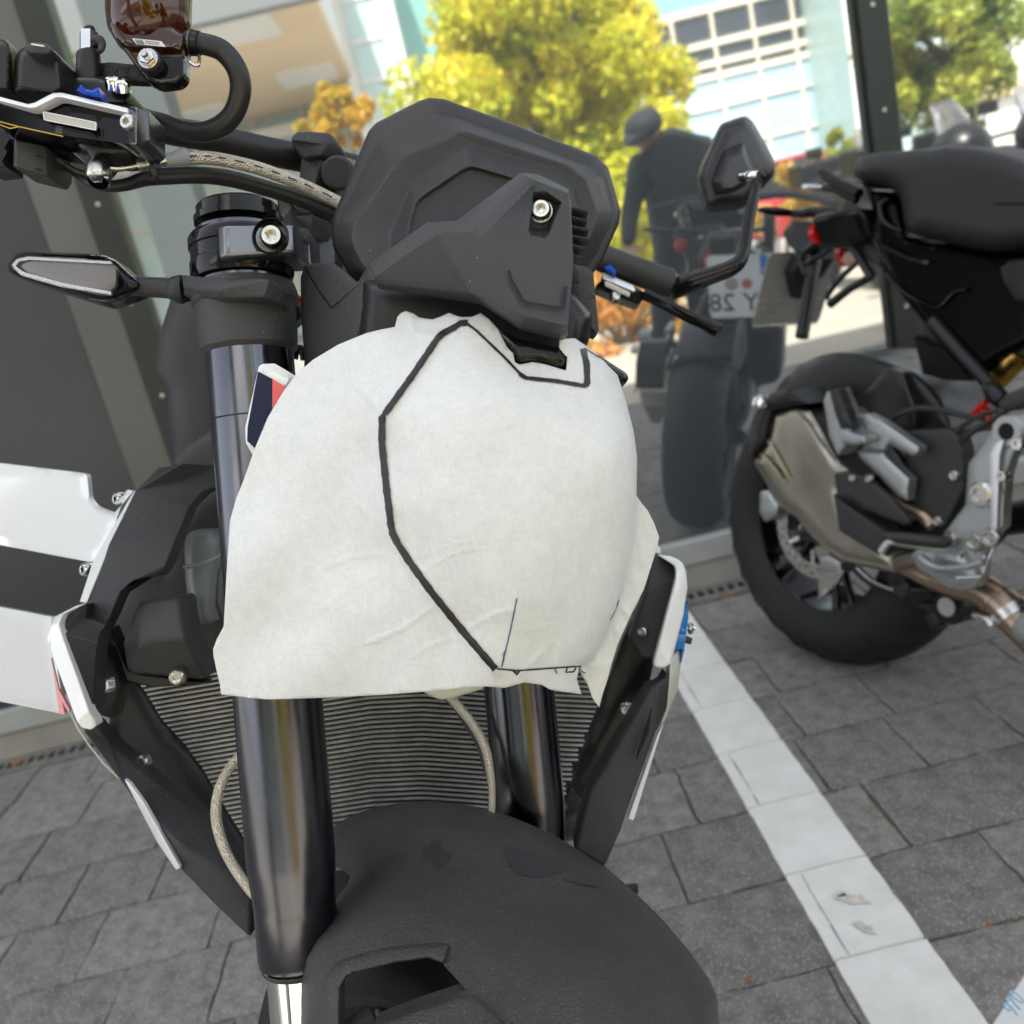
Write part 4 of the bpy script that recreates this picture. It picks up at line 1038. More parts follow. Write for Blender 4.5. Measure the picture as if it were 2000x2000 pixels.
tube('cable_sheath', T(1, [(330, 880, .65, 7), (410, 935, .65, 8), (500, 985, .645, 10), (580, 1005, .645, 11), (680, 995, .65, 12), (780, 965, .66, 14), (900, 950, .665, 16), (1080, 945, .67, 16), (1250, 965, .68, 16), (1450, 1020, .69, 15.5), (1650, 1085, .70, 15.5), (1860, 1180, .71, 15.5)]), K['rubber'], bike, 6, 24)
tube('cable', T(1, [(280, 860, .64, 7), (340, 880, .64, 6), (400, 915, .64, 5), (470, 940, .64, 5)]), K['rubber'], bike, 5, 12)
ct = tube('cable_tie', T(1, [(800, 845, .622, 4), (815, 880, .62, 4), (830, 930, .62, 5), (860, 990, .625, 4)]), K['satin_black'], bike, 4, 12)
panel('tie_head', rnd(T(1, [(780, 838), (835, 830), (850, 845), (840, 872), (785, 865)]), 2), .617, K['satin_black'], ct, .001, 3, .006, 5)
pl = facets('wiring_plug', dict(zip('abcdefgh', T(1, [(75, 745, .632), (250, 785, .628), (280, 830, .632), (278, 905, .632), (250, 945, .628), (70, 900, .632), (85, 760, .625), (80, 895, .625)]))),
            ['a g b', 'g h e b', 'b e d c', 'h f e', 'a f h g'], K['plastic_grey'], bike, .03, .001)
for (a, b) in ((195, 835), (192, 905)):
    panel('plug_slot', T(1, [(a, b), (a + 30, b + 6), (a + 30, b + 15), (a, b + 9)]), .6245, K['black_hole'], pl, 0, 5, .0008, 5)
tube('plug_wire', T(1, [(278, 850, .64, 9), (330, 870, .64, 8), (380, 890, .642, 7)]), K['rubber'], bike, 4, 12)
panel('lever_root', T(1, [(-60, 640), (60, 700), (330, 760), (400, 830), (200, 810), (60, 770), (40, 905), (-60, 920)]), .635, K['satin_black'], bike, .003, 8, .02, 10)
bolt(P(*T(1, [(300, 740)])[0], .625), -fwd - UC * .5, .0045, bike, K['gold_metal'], 5, .6)

# ---- instrument housing
def ring(pts): return T(2, pts)
L0 = ring([(600, 268), (655, 250), (740, 258), (1150, 405), (1560, 565), (1625, 630), (1690, 860), (1680, 930), (1600, 1110), (1520, 1230), (900, 1330), (280, 1248), (235, 1225), (140, 1060), (128, 980), (135, 900), (330, 430), (370, 385)])
L2 = ring([(630, 342), (680, 320), (745, 328), (1140, 470), (1535, 620), (1595, 690), (1645, 870), (1635, 930), (1560, 1090), (1490, 1190), (900, 1290), (275, 1205), (245, 1180), (172, 1050), (160, 985), (170, 920), (372, 500), (410, 455)])
L3 = ring([(790, 455), (815, 432), (880, 440), (1140, 525), (1400, 610), (1500, 690), (1560, 860), (1555, 920), (1500, 1060), (1440, 1150), (900, 1260), (330, 1180), (300, 1150), (245, 1040), (240, 980), (250, 930), (480, 600), (520, 560)])
L4 = ring([(800, 530), (850, 505), (900, 508), (1140, 580), (1370, 650), (1440, 720), (1480, 860), (1475, 900), (1440, 1030), (1400, 1120), (900, 1220), (480, 1140), (455, 1100), (445, 1030), (450, 990), (470, 930), (560, 730), (600, 690)])
L5 = ring([(830, 640), (870, 620), (905, 622), (1100, 680), (1330, 740), (1400, 790), (1430, 880), (1425, 910), (1400, 1000), (1370, 1080), (900, 1180), (560, 1100), (545, 1070), (540, 1030), (545, 960), (555, 900), (580, 820), (610, 785)])
zdash = zfit([(837, 190, .618), (1165, 305, .655), (1212, 420, .665), (650, 450, .61), (690, 540, .60), (1100, 560, .63)])
def loft(name, loops, zs, matl, parent, cap0=True, cap1=True, smooth=35, bev=0):
    bm = bmesh.new(); rs = []
    for lp, zz in zip(loops, zs): rs.append([bm.verts.new(P(p[0], p[1], zz(p[0], p[1]))) for p in lp])
    n = len(rs[0])
    for a, b in zip(rs[:-1], rs[1:]):
        for i in range(n): k = (i + 1) % n; bm.faces.new((a[i], a[k], b[k], b[i]))
    if cap0: bm.faces.new(rs[0][::-1])
    if cap1: bm.faces.new(rs[-1])
    o = frombm(name, bm, matl, parent, smooth)
    if bev: bevel(o, bev, 4, 12)
    return o
zo = lambda d: (lambda u, v: zdash(u, v) + d)
def grow(lp, t):
    cx = sum(p[0] for p in lp) / len(lp); cy = sum(p[1] for p in lp) / len(lp)
    return [(cx + (p[0] - cx) * t, cy + (p[1] - cy) * t) for p in lp]
di = loft('instrument_housing', [grow(L0, .96), L0, L0, grow(L0, .985)], [zo(.028), zo(.022), zo(.004), zo(.0)], K['plastic_smooth'], bike, True, True, 30, .0015)
L0b = grow(L0, .982)
d2 = loft('rear_shell', [grow(L0, .978), L0b, L2, L3, L4, L5, grow(L5, .93)], [zo(.004), zo(-.003), zo(-.007), zo(-.034), zo(-.032), zo(-.050), zo(-.046)], K['plastic'], bike, True, True, 20, .0035)
# cooling fins at the right of the shell
for k in range(7):
    y = 835 + 50 * k; dx = (1515, 1510, 1518, 1520, 1500, 1480, 1465)[k]
    q = T(2, [(1425, y, .575), (dx, y + 22, .59), (dx, y + 40, .592), (1428, y + 18, .577)])
    facets('cooling_fin', dict(zip('abcd', q)), ['a b c d'], K['plastic'], bike, .035, .0005)
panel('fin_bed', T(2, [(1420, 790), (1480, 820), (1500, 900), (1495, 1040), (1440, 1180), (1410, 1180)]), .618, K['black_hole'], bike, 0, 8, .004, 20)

# ---- headlight bracket with bolt pocket
hbp = dict(A=(1150, 655, .508), B=(1230, 698, .494), C=(1408, 765, .500), c2=(1413, 745, .515), b2=(1240, 662, .508), D=(1422, 805, .508), E=(945, 1003, .480), F=(880, 972, .483), G=(705, 982, .492), H=(368, 1218, .508),
           I=(805, 912, .502), J=(645, 922, .508), K_=(332, 1148, .522), L=(1436, 1150, .494), M=(1165, 1425, .474), N=(1408, 1487, .484), O=(1150, 1478, .486), P_=(930, 1338, .498), Q=(368, 1255, .522), Rr=(1385, 1538, .498), r2=(1412, 1510, .494), q2=(880, 1300, .492),
           h1=(1218, 762, .4945), h2=(1290, 758, .496), h3=(1370, 812, .4985), h4=(1302, 985, .4935), h5=(1275, 1008, .4925), h6=(1205, 992, .4905), h7=(1195, 965, .4905))
pts = {}
for k, q in hbp.items(): u, v = T(2, [q[:2]])[0]; pts[k] = (u, v, q[2])
hb3 = facets('headlight_bracket', pts, ['A F B'.replace('A F B', 'A I F B'), 'A B b2', 'b2 B C c2', 'I J G F', 'J K_ H G', 'B h7 h1', 'B h1 h2', 'B h2 h3 C', 'C h3 L', 'h3 h4 L', 'h4 h5 L', 'E L h5 h6', 'B F E', 'B E h6 h7',
     'E M N L', 'F q2 M E', 'G H Q q2', 'G q2 F', 'q2 P_ O M', 'M O Rr', 'M Rr r2 N', 'C L D', 'q2 Q P_'], K['plastic_grey'], bike, .012, .0015, 3)
# pocket walls and floor
def z2(q): u, v = T(2, [q[:2]])[0]; return (u, v, q[2])
rim_ = [hbp[k] for k in ('h1', 'h2', 'h3', 'h4', 'h5', 'h6', 'h7')]
flo = [(1222, 775, .505), (1285, 775, .506), (1350, 822, .507), (1290, 950, .505), (1262, 960, .504), (1222, 950, .503), (1212, 930, .503)]
bm = bmesh.new(); a = [bm.verts.new(P(*z2(q))) for q in rim_]; b = [bm.verts.new(P(*z2(q))) for q in flo]
for i in range(7): k = (i + 1) % 7; bm.faces.new((a[i], a[k], b[k], b[i]))
bm.faces.new(b); frombm('bolt_pocket', bm, K['plastic'], hb3, 30)
c = P(*z2((1262, 865, .5035)))
ws = lathe('washer', c, -fwd - RC * .12, [(0, 0), (.0062, 0), (.0062, .001), (0, .001)], K['steel'], bike, 28)
bolt(c - fwd * .0015, -fwd - RC * .12, .0056, bike, K['steel'], 6, .75)
# embossed trim on the lower face
ribbon('moulded_groove', T(2, [(1085, 1180), (1100, 1230), (1165, 1345, ), (1195, 1360), (1370, 1385), (1385, 1370), (1395, 1265)]), 6, lambda u, v: zfit([z2(hbp['E']), z2(hbp['M']), z2(hbp['N']), z2(hbp['L'])])(u, v), K['gloss_black'], hb3, .0018)

# ---- dark body of the headlight and side covers under the bracket
panel('headlight_housing', rnd(T(2, [(300, 1230), (700, 1200), (1440, 1300), (1540, 1420), (1520, 1560), (1440, 1720), (1120, 1780), (700, 1750), (330, 1750), (270, 1560)]), 10), .545, K['satin_black'], bike, .02, 40, .05, 16)
panel('side_cover', rnd(T(2, [(-35, 1215), (-10, 1150), (130, 1132), (200, 1180), (272, 1245), (330, 1150), (420, 1090), (372, 1240), (280, 1545), (240, 1800), (-20, 1900), (-15, 1650), (-35, 1400)]), 4), zfit([(590, 520, .60), (600, 760, .60), (700, 550, .565), (690, 750, .56), (735, 520, .56)]), K['plastic'], bike, .004, 12, .006, 12)
ribbon('cover_seam', T(2, [(-10, 1170), (60, 1290), (130, 1385), (180, 1340), (272, 1248)]), 1.8, lambda u, v: zfit([(590, 520, .60), (600, 760, .60), (700, 550, .565), (690, 750, .56), (735, 520, .56)])(u, v), K['gloss_black'], bike, .0008)
panel('side_cover', T(2, [(1437, 1150), (1500, 1160), (1542, 1195), (1572, 1505), (1555, 1522), (1500, 1500), (1420, 1475)]), .575, K['plastic'], bike, .003, 8, .02, 12)
panel('black_tape', T(9, [(1160, 185), (1250, 230), (1405, 262), (1440, 300), (1437, 352), (1370, 334), (1300, 320), (1235, 333), (1215, 290)]), .505, K['gloss_black'], bike, .001, 6, .002, 10)
panel('indicator_right', rnd(T('C', [(0, 1300), (100, 1340), (410, 1540), (432, 1600), (400, 1650), (345, 1680), (200, 1560)]), 6), .60, K['gloss_black'], bike, .01, 14, .02, 7)
# ---- red and dark bits of wiring beside the fork
tube('red_wire', T('B', [(815, 1430, .66, 9), (870, 1470, .66, 8), (920, 1500, .66, 8)]), K['red_plastic'], bike, 3, 12)
tube('wiring_loom', T('B', [(780, 1500, .67, 22), (860, 1600, .67, 26), (920, 1650, .67, 18)]), K['rubber'], bike, 4, 14)
tube('red_wire', T(1, [(1040, 1590, .66, 4), (1060, 1605, .66, 4)]), K['red_plastic'], bike, 1, 8)
tube('brake_line', T('B', [(860, 1932, .66, 10), (880, 1870, .66, 9), (930, 1870, .66, 9), (950, 1940, .66, 9)]), K['rubber'], bike, 5, 12)
# navy and red side badge
bd = panel('side_spoiler', rnd(T(4, [(1395, 318), (1415, 306), (1480, 303), (1590, 368), (1500, 600), (1380, 830), (1325, 730), (1322, 650)]), 3), .571, K['white_paint'], bike, .002, 6, .008, 10)
zc = lambda u, v: .571
panel('navy_panel', T(4, [(1390, 345), (1466, 385), (1466, 600), (1385, 770), (1332, 722), (1334, 650)]), .5695, K['navy_paint'], bd, 0, 4, .001, 20)
panel('red_panel', T(4, [(1468, 386), (1560, 440), (1468, 600)]), .5695, K['red_paint'], bd, 0, 4, .001, 20)
# added panel stands in for the bike's mirrored tail behind the near fork leg
panel('mirrored_tail', rnd(T(4, [(925, -60), (1200, -60), (1250, 870), (930, 860), (900, 450), (835, 350), (850, 180)]), 10), .86, K['plastic'], bike, .02, 40, .05, 20)
panel('frame_tube', rnd(T(4, [(930, 850), (960, 780), (1160, 640), (1230, 650), (1230, 880), (1000, 900)]), 8), .82, K['plastic_grey'], bike, .01, 14, .03, 14)

# ---- radiator with its long curved fins
def rdrop(u): return float(np.interp(u, [230, 290, 456, 631, 724, 824, 931, 1093, 1200], [90, 75, 47, 19, 5, 0, 7, 20, 24]))
zr = lambda u, v: .80 + .00010 * (u - 700) + .00000018 * (u - 760) ** 2
def lim(v, pts): return float(np.interp(v, [p[1] for p in pts], [p[0] for p in pts]))
LE = T(5, [(690, 60), (760, 140), (850, 290), (980, 430), (1080, 570), (1150, 690), (1200, 780), (1340, 1000), (1500, 1200)])
RE = T(8, [(1400, 0), (1400, 200), (1320, 330), (1250, 500), (1180, 700), (1150, 900)])
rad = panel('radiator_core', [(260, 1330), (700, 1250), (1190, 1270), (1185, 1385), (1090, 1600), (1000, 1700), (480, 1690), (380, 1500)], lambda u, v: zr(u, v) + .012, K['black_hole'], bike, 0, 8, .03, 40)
bm = bmesh.new()
for i in range(46):
    v0 = 1252 + 9.55 * i; pts = []
    for u in np.arange(240, 1200, 12):
        v = v0 + rdrop(u)
        if lim(v, LE) - 4 < u < lim(v, RE) + 4: pts.append((P(u, v, zr(u, v)), u))
    if len(pts) > 2: bm_sweep(bm, [p[0] for p in pts], .0012, 6, 1.6)
fin = frombm('cooling_tubes', bm, K['radiator_metal'], rad, 60); fin['kind'] = 'stuff'
bm = bmesh.new()          # the finer gauze between the tubes
for i in range(45):
    v0 = 1257 + 9.55 * i
    for u in np.arange(250, 1190, 3.4):
        v = v0 + rdrop(u)
        if lim(v, LE) < u < lim(v, RE):
            s = rg.uniform(-.6, .6); a = P(u - 1 + s, v - 4.2, zr(u, v) + .004); b = P(u + 1 + s, v + 4.2, zr(u, v) + .004)
            q = [bm.verts.new(a), bm.verts.new(b), bm.verts.new(b + RC * .0005), bm.verts.new(a + RC * .0005)]; bm.faces.new(q)
g_ = frombm('fin_gauze', bm, K['steel_dark'], rad, 0); g_['kind'] = 'stuff'
# braided brake line in front of the radiator
tube('braided_hose', T(5, [(1330, 450, .70, 8), (1270, 510, .70, 9), (1200, 620, .69, 10), (1165, 760, .68, 10.5), (1180, 900, .67, 10.5), (1240, 1050, .66, 10), (1350, 1210, .65, 10), (1430, 1290, .645, 9)]), K['braid'], bike, 8, 20)
h3 = T(8, [(650, 120, .74, 9), (720, 200, .74, 9), (790, 290, .73, 9), (840, 390, .72, 9), (862, 500, .715, 8), (872, 600, .71, 7), (868, 700, .70, 7)])
tube('braided_hose', h3, K['braid'], bike, 8, 20)
tube('cable', T(8, [(620, 110, .76, 7), (700, 190, .76, 7), (770, 300, .755, 7), (815, 380, .75, 7), (850, 520, .74, 6)]), K['rubber'], bike, 6, 12)
panel('hose_guide', rnd(T(9, [(820, 1590), (1110, 1600), (1105, 1618), (1000, 1650), (940, 1662), (890, 1645)]), 4), .60, K['milky_paint'] if 'milky_paint' in K else mat('milky_paint', (.55, .56, .5), .4), bike, .004, 8, .006, 8)

# ---- left radiator shroud (image left)
panel('radiator_bracket', T(5, [(600, -120), (700, 60), (770, 150), (860, 300), (985, 435), (1085, 575), (1160, 700), (1210, 790), (1345, 1010), (1345, 1200), (1150, 890), (590, 415), (590, 250)]), zfit([(215, 1400, .76), (480, 1700, .74), (417, 1550, .775), (240, 1290, .77)]), K['satin_black'], bike, .002, 8, .006, 20)
bolt(P(*T(5, [(768, 520)])[0], .738), -fwd - RC * .3, .0058, bike, K['steel'], 6, .5)
sh = facets('lower_shroud', dict(zip('abcdefghijkl', T(5, [(500, 300, .72), (590, 412, .735), (860, 640, .72), (1160, 885, .70), (1360, 1190, .68), (1350, 1480, .66), (1150, 1290, .67), (980, 1110, .685), (860, 960, .70), (700, 700, .71), (440, 350, .73), (960, 960, .675)]))),
       ['k j b a', 'j c b', 'j l d c', 'j i l', 'i h l', 'l h g f e', 'l e d'], K['plastic'], bike, .02, .003)
ribbon('shroud_edge', T(5, [(375, 250), (420, 340), (480, 430), (560, 530), (645, 612)]), 3.5, lambda u, v: .735, K['aluminium'], bike)
facets('trim_blade', dict(zip('abcdef', T(5, [(668, 612, .705), (700, 640, .70), (775, 745, .69), (972, 1092, .675), (948, 1105, .68), (850, 960, .69)]))), ['a f c b', 'f e d c'], K['white_paint'], bike, .006, .001)
panel('inner_shroud', T(4, [(700, 1470), (880, 1430), (960, 1200), (1040, 1060), (1170, 940), (1260, 950), (1260, 1932), (1180, 1990), (640, 1990), (560, 1760)]), .80, K['plastic'], bike, .01, 20, .01, 20)
sh2 = facets('upper_shroud', dict(zip('abcdefghijklmnop', T('H', [(990, 205, .745), (1150, 183, .75), (1370, 182, .77), (1380, 320, .76), (1280, 360, .745), (1190, 450, .73), (1120, 620, .71), (1040, 830, .70), (1000, 885, .70), (830, 910, .69), (760, 980, .69), (690, 1140, .69), (665, 1190, .69), (535, 1150, .70), (680, 690, .71), (850, 350, .735)]))),
       ['a p f e d c b'.replace('a p', 'a p'), 'p o g f', 'o n j h g', 'j i h', 'n m l k j'], K['plastic'], bike, .02, .005)
facets('front_trim', dict(zip('abcdefghij', T('H', [(370, 1160, .67), (545, 1060, .69), (535, 1150, .69), (665, 1195, .685), (625, 1245, .68), (612, 1310, .675), (600, 1400, .67), (580, 1745, .655), (560, 1745, .65), (390, 1250, .665)]))),
       ['a j f e d c b', 'j i h g f'], K['plastic'], bike, .02, .003)
ribbon('trim_seam', T('H', [(392, 1250), (460, 1265), (612, 1308)]), 1.5, lambda u, v: .667, K['plastic_grey'], bike, .001)
facets('intake_moulding', dict(zip('abcdefgh', T('H', [(870, 1050, .70), (1125, 1015, .70), (1165, 1270, .685), (930, 1290, .685), (870, 1340, .685), (800, 1500, .695), (765, 1310, .70), (1290, 1540, .71)]))),
       ['a g f e', 'a e d', 'a d c b', 'd e f h'.replace('d e f h', 'e f h d'), 'd h c'], K['plastic_grey'], bike, .04, .008, 5)
facets('intake_base', dict(zip('abcdefg', T('H', [(680, 1200, .715), (800, 1480, .71), (790, 1550, .71), (960, 1590, .71), (1300, 1560, .715), (580, 1750, .70), (620, 1250, .71)]))),
       ['a g f c b', 'b c d e'], K['satin_black'], bike, .02, .002)
facets('screw_recess', dict(zip('abcde', T('H', [(620, 1300, .69), (720, 1420, .70), (770, 1560, .70), (710, 1790, .69), (580, 1760, .68)]))), ['a e d c b'], K['plastic_smooth'], bike, .02, .003)
bolt(P(*T('H', [(668, 1575)])[0], .688), -fwd - RC * 1.2, .006, bike, K['steel'], 6, .5)
bolt(P(*T('H', [(1113, 1520)])[0], .695), -fwd, .0063, bike, K['steel'], 6, .5)
tank = panel('expansion_tank', rnd(T('H', [(1160, 680), (1185, 610), (1260, 588), (1340, 592), (1390, 660), (1390, 760), (1360, 830), (1330, 1190), (1240, 1190), (1190, 1080), (1165, 900)]), 10), .76, K['milky_tank'], bike, .014, 20, .03, 7)
tube('tank_seam', T('H', [(1160, 830, .752, 4), (1230, 815, .745, 4), (1320, 790, .745, 4), (1385, 755, .752, 4)]), K['milky_tank'], tank, 4, 10)
panel('bellows', rnd(T(4, [(1170, 1430), (1200, 1370), (1260, 1360), (1260, 1720), (1200, 1720), (1160, 1600)]), 5), .70, K['rubber'], bike, .006, 10, .02, 10)
# white rim and wings
facets('white_rim', dict(zip('abcdefghijklmn', T('H', [(545, 1055, .69), (480, 1070, .685), (340, 1140, .675), (312, 1190, .67), (315, 1350, .665), (480, 1800, .65), (510, 1840, .65), (570, 1855, .65), (605, 1825, .652), (595, 1790, .652), (560, 1740, .648), (400, 1290, .66), (368, 1190, .662), (390, 1130, .668)]))),
       ['a b n', 'b c n', 'c d m n', 'd e l m', 'e f k l', 'f g h j k', 'h i j'], K['white_paint'], bike, .012, .003, 4)
wz = zfit(T('H', [(0, 175, .88), (840, 350, .76), (0, 690, .86), (580, 800, .75)]))
panel('side_wing', rnd([q[:2] for q in T('H', [(-120, 165, .90), (0, 175, .88), (530, 238, .80), (548, 255, .80), (562, 400, .79), (600, 445, .78), (720, 490, .765), (840, 350, .755), (795, 340, .765), (680, 690, .74), (580, 800, .74), (0, 690, .85), (-120, 670, .87)])], 6), wz, K['white_paint'], bike, .003, 6, .008, 14, smooth=60)
facets('wing_edge', dict(zip('abcdef', T('H', [(840, 350, .75), (850, 360, .75), (690, 700, .73), (545, 1055, .72), (498, 1050, .725), (580, 800, .735)]))), ['a f c b', 'f e d c'], K['white_paint'], bike, .006, .001, 2)
wz2 = zfit(T('H', [(0, 1080, .85), (335, 1145, .77), (405, 1755, .74), (0, 1650, .84)]))
panel('side_wing', rnd([q[:2] for q in T('H', [(-120, 1060, .87), (0, 1080, .85), (335, 1145, .76), (315, 1190, .74), (405, 1755, .73), (-120, 1650, .85)])], 5), wz2, K['white_paint'], bike, .003, 6, .006, 14, smooth=60)
facets('red_accent', dict(zip('abc', T('H', [(322, 1400, .737), (408, 1755, .7255), (372, 1752, .7265)]))), ['a c b'], mat('pink_fade', (.75, .30, .30), .2, coat=.5), bike, .002, 0)
facets('red_accent', dict(zip('abcd', T('H', [(370, 1600, .71), (440, 1730, .70), (430, 1742, .70), (385, 1670, .705)]))), ['a d c b'], K['pink_fade'], bike, .003, 0)
for (u, v, z) in ((752, 400, .775), (548, 845, .75)): bolt(P(*T('H', [(u, v)])[0], z), -fwd - RC * .8, .0055, bike, K['chrome'], 5, .8)

# ---- right radiator shroud
panel('radiator_bracket', T('I', [(300, 280), (330, 200), (440, 250), (440, 340), (330, 740), (300, 880), (180, 1060), (0, 1350), (-30, 1450), (-90, 1380), (20, 1060), (60, 960), (110, 830), (170, 640), (260, 460)]), .83, K['satin_black'], bike, .003, 10, .01, 18)
facets('front_trim', dict(zip('abcdefgh', T('I', [(325, 215, .81), (400, 225, .815), (442, 262, .81), (438, 340, .80), (330, 745, .78), (262, 740, .79), (205, 630, .80), (288, 400, .795)]))),
       ['a h d c b', 'h g f e d'], K['plastic'], bike, .02, .003)
ribbon('trim_seam', T('I', [(288, 400), (360, 365), (438, 335)]), 1.5, lambda u, v: .796, K['plastic_grey'], bike, .003)
facets('white_rim', dict(zip('abcdefghijklm', T('I', [(340, 212, .81), (420, 222, .81), (470, 245, .80), (493, 290, .795), (500, 380, .79), (480, 520, .785), (415, 770, .775), (370, 790, .772), (325, 783, .77), (330, 740, .77), (395, 500, .775), (440, 330, .782), (440, 275, .79)]))),
       ['a m b', 'b m c', 'c m d', 'd m l e', 'e l k f', 'f k j g', 'g j i h'], K['white_paint'], bike, .012, .003, 4)
panel('blue_panel', T('I', [(498, 450), (502, 530), (480, 690), (425, 690), (455, 580)]), .79, K['blue_paint'], bike, .002, 5, .02, 12)
facets('side_panel', dict(zip('abcdefgh', T('I', [(410, 740, .785), (460, 680, .80), (468, 740, .80), (450, 900, .80), (380, 1060, .79), (345, 1110, .785), (395, 980, .78), (405, 850, .78)]))), ['a h c b', 'h d c', 'h g e d', 'g f e'], mat('cream_paint', (.55, .55, .50), .3, coat=.4), bike, .02, .003)
panel('blue_panel', T('I', [(468, 680), (482, 690), (465, 760)]), .795, K['blue_paint'], bike, 0, 5, .02, 12)
facets('lower_shroud', dict(zip('abcdefghijk', T('I', [(310, 870, .77), (345, 870, .765), (375, 850, .775), (400, 800, .78), (395, 980, .775), (340, 1110, .765), (205, 1480, .74), (165, 1600, .73), (80, 1800, .72), (-80, 1700, .73), (0, 1400, .745)]))),
       ['a k g f b', 'b f e c', 'c e d', 'k j h g', 'j i h'], K['plastic'], bike, .03, .004)
facets('shroud_vent', dict(zip('abcd', T('I', [(318, 985, .757), (302, 1110, .753), (240, 1250, .748), (245, 1215, .747)]))), ['a d c b'], K['black_hole'], bike, .003, 0)
facets('trim_blade', dict(zip('abcd', T('I', [(378, 1060, .765), (345, 1125, .76), (196, 1545, .74), (226, 1554, .738)]))), ['a b c d'], K['white_paint'], bike, .006, .001)
facets('white_tip', dict(zip('abcd', T('I', [(340, 160, .80), (362, 185, .80), (362, 212, .80), (330, 205, .80)]))), ['a d c b'], K['white_paint'], bike, .006, .001)
bolt(P(*T('I', [(270, 605)])[0], .79), -fwd - RC * .8, .0048, bike, K['steel'], 6, .5)
bolt(P(*T('I', [(190, 990)])[0], .80), -fwd - RC * .5, .0062, bike, K['steel'], 6, .5)
lathe('side_screw', P(*T('I', [(490, 585)])[0], .81), RC, [(0, -.01), (.002, -.01), (.002, .001), (.005, .002), (.0055, .004), (.004, .006), (.002, .0065), (.002, .008), (0, .008)], K['chrome'], bike, 20)
tube('bracket_tab', T('I', [(485, 640, .81, 8), (515, 650, .81, 7)]), K['rubber'], bike, 1, 8)
# gear lever peg low on the right
tube('foot_peg', T('I', [(60, 1790, .95, 8), (160, 1885, .95, 8), (190, 1893, .95, 8), (245, 1893, .95, 10)]), K['rubber'], bike, 3, 14)

# ---- front mudguard, wheel
zf = zfit([(850, 1565, .66), (650, 1660, .665), (1000, 1620, .64), (1150, 1730, .60), (900, 1750, .585), (700, 1780, .585), (1300, 1870, .545), (1100, 1900, .50), (1400, 2000, .52), (1200, 2040, .45), (620, 1900, .55), (585, 2030, .535), (800, 1830, .56), (900, 2020, .495)])
fo = T(8, [(110, 785), (130, 760), (200, 715), (320, 675), (440, 655), (560, 645), (700, 655), (860, 685), (1000, 735), (1150, 800), (1260, 865), (1400, 955), (1540, 1070), (1680, 1210), (1800, 1350), (1900, 1490), (1935, 1570), (1945, 1720), (1945, 1900), (-20, 1900), (-35, 1760), (-45, 1420), (-50, 1380), (-5, 1250), (70, 1180), (140, 1100), (190, 1040), (203, 995), (160, 960), (120, 940), (110, 880)])
hole = T('G', [(440, 1100), (440, 640), (448, 500), (485, 425), (560, 385), (860, 312), (1110, 278), (1190, 292), (1290, 400), (1395, 520), (1310, 556), (1050, 642), (715, 772), (560, 1100)])
fm = panel('front_mudguard', fo, zf, K['fender_plastic'], bike, .05, 55, .004, 13, holes=[hole], smooth=60, holeh=False)
# raised frame round the opening
rimo = T('G', [(300, 1100), (312, 773), (312, 520), (330, 420), (400, 330), (480, 285), (700, 222), (900, 188), (1200, 170), (1270, 185), (1250, 240), (1225, 320), (1110, 278), (860, 312), (560, 385), (485, 425), (448, 500), (440, 640), (440, 1100)])
panel('opening_rim', rimo, lambda u, v: zf(u, v) - .005, K['fender_plastic'], fm, .004, 8, .014, 8, smooth=60)
panel('lower_cover', T('G', [(715, 775), (1050, 645), (1310, 560), (1400, 545), (1480, 575), (1700, 790), (1900, 1100), (560, 1100)]), lambda u, v: zf(u, v) - .006, K['fender_plastic'], fm, .006, 10, .012, 10, smooth=60)
for pl_ in ([(535, 915), (550, 870), (600, 820), (628, 822), (630, 860), (650, 880), (690, 885), (660, 930), (610, 970), (590, 940), (580, 905)],
            [(925, 850), (1000, 860), (1100, 890), (1190, 930), (1240, 955), (1100, 1000), (1000, 990), (950, 940)], [(1190, 1000), (1260, 996), (1340, 1012), (1395, 1042), (1300, 1034), (1250, 1024)]):
    panel('dust_smear', rnd(T(8, pl_), 10), lambda u, v: zf(u, v) - .0005, K['dust_smear'], fm, 0, 5, 0, 9, closed=False, smooth=60)
WC = SP(0.0, .41, .035)
axl = lat
def torus_prof(R0, rw, h, n=14):
    return [(R0 + h * math.cos(t), rw * math.sin(t)) for t in np.linspace(-2.2, 2.2, n)] 
ty = lathe('front_tyre', WC, axl, torus_prof(.235, .058, .05) + [(.20, .045), (.20, -.045)] + torus_prof(.235, .058, .05)[:1], K['tyre'], bike, 72)
wh = lathe('front_rim', WC, axl, [(.205, -.047), (.215, -.05), (.215, -.044), (.195, -.03), (.19, 0), (.195, .03), (.215, .044), (.215, .05), (.205, .047)], K['satin_black'], bike, 64)
lathe('hub', WC, axl, [(0, -.05), (.035, -.05), (.04, 0), (.035, .05), (0, .05)], K['satin_black'], wh, 24)
for k in range(10):
    a = k * math.pi / 5; d = (fd * math.cos(a) + fn * math.sin(a)); wtube('spoke', [WC + d * .03, WC + d * .2], .008, K['satin_black'], wh, 1, 8)
for s in (-1, 1):
    lathe('brake_disc', WC + axl * s * .062, axl, [(.10, -.002), (.158, -.002), (.158, .002), (.10, .002), (.10, -.002)], K['steel'], bike, 48)
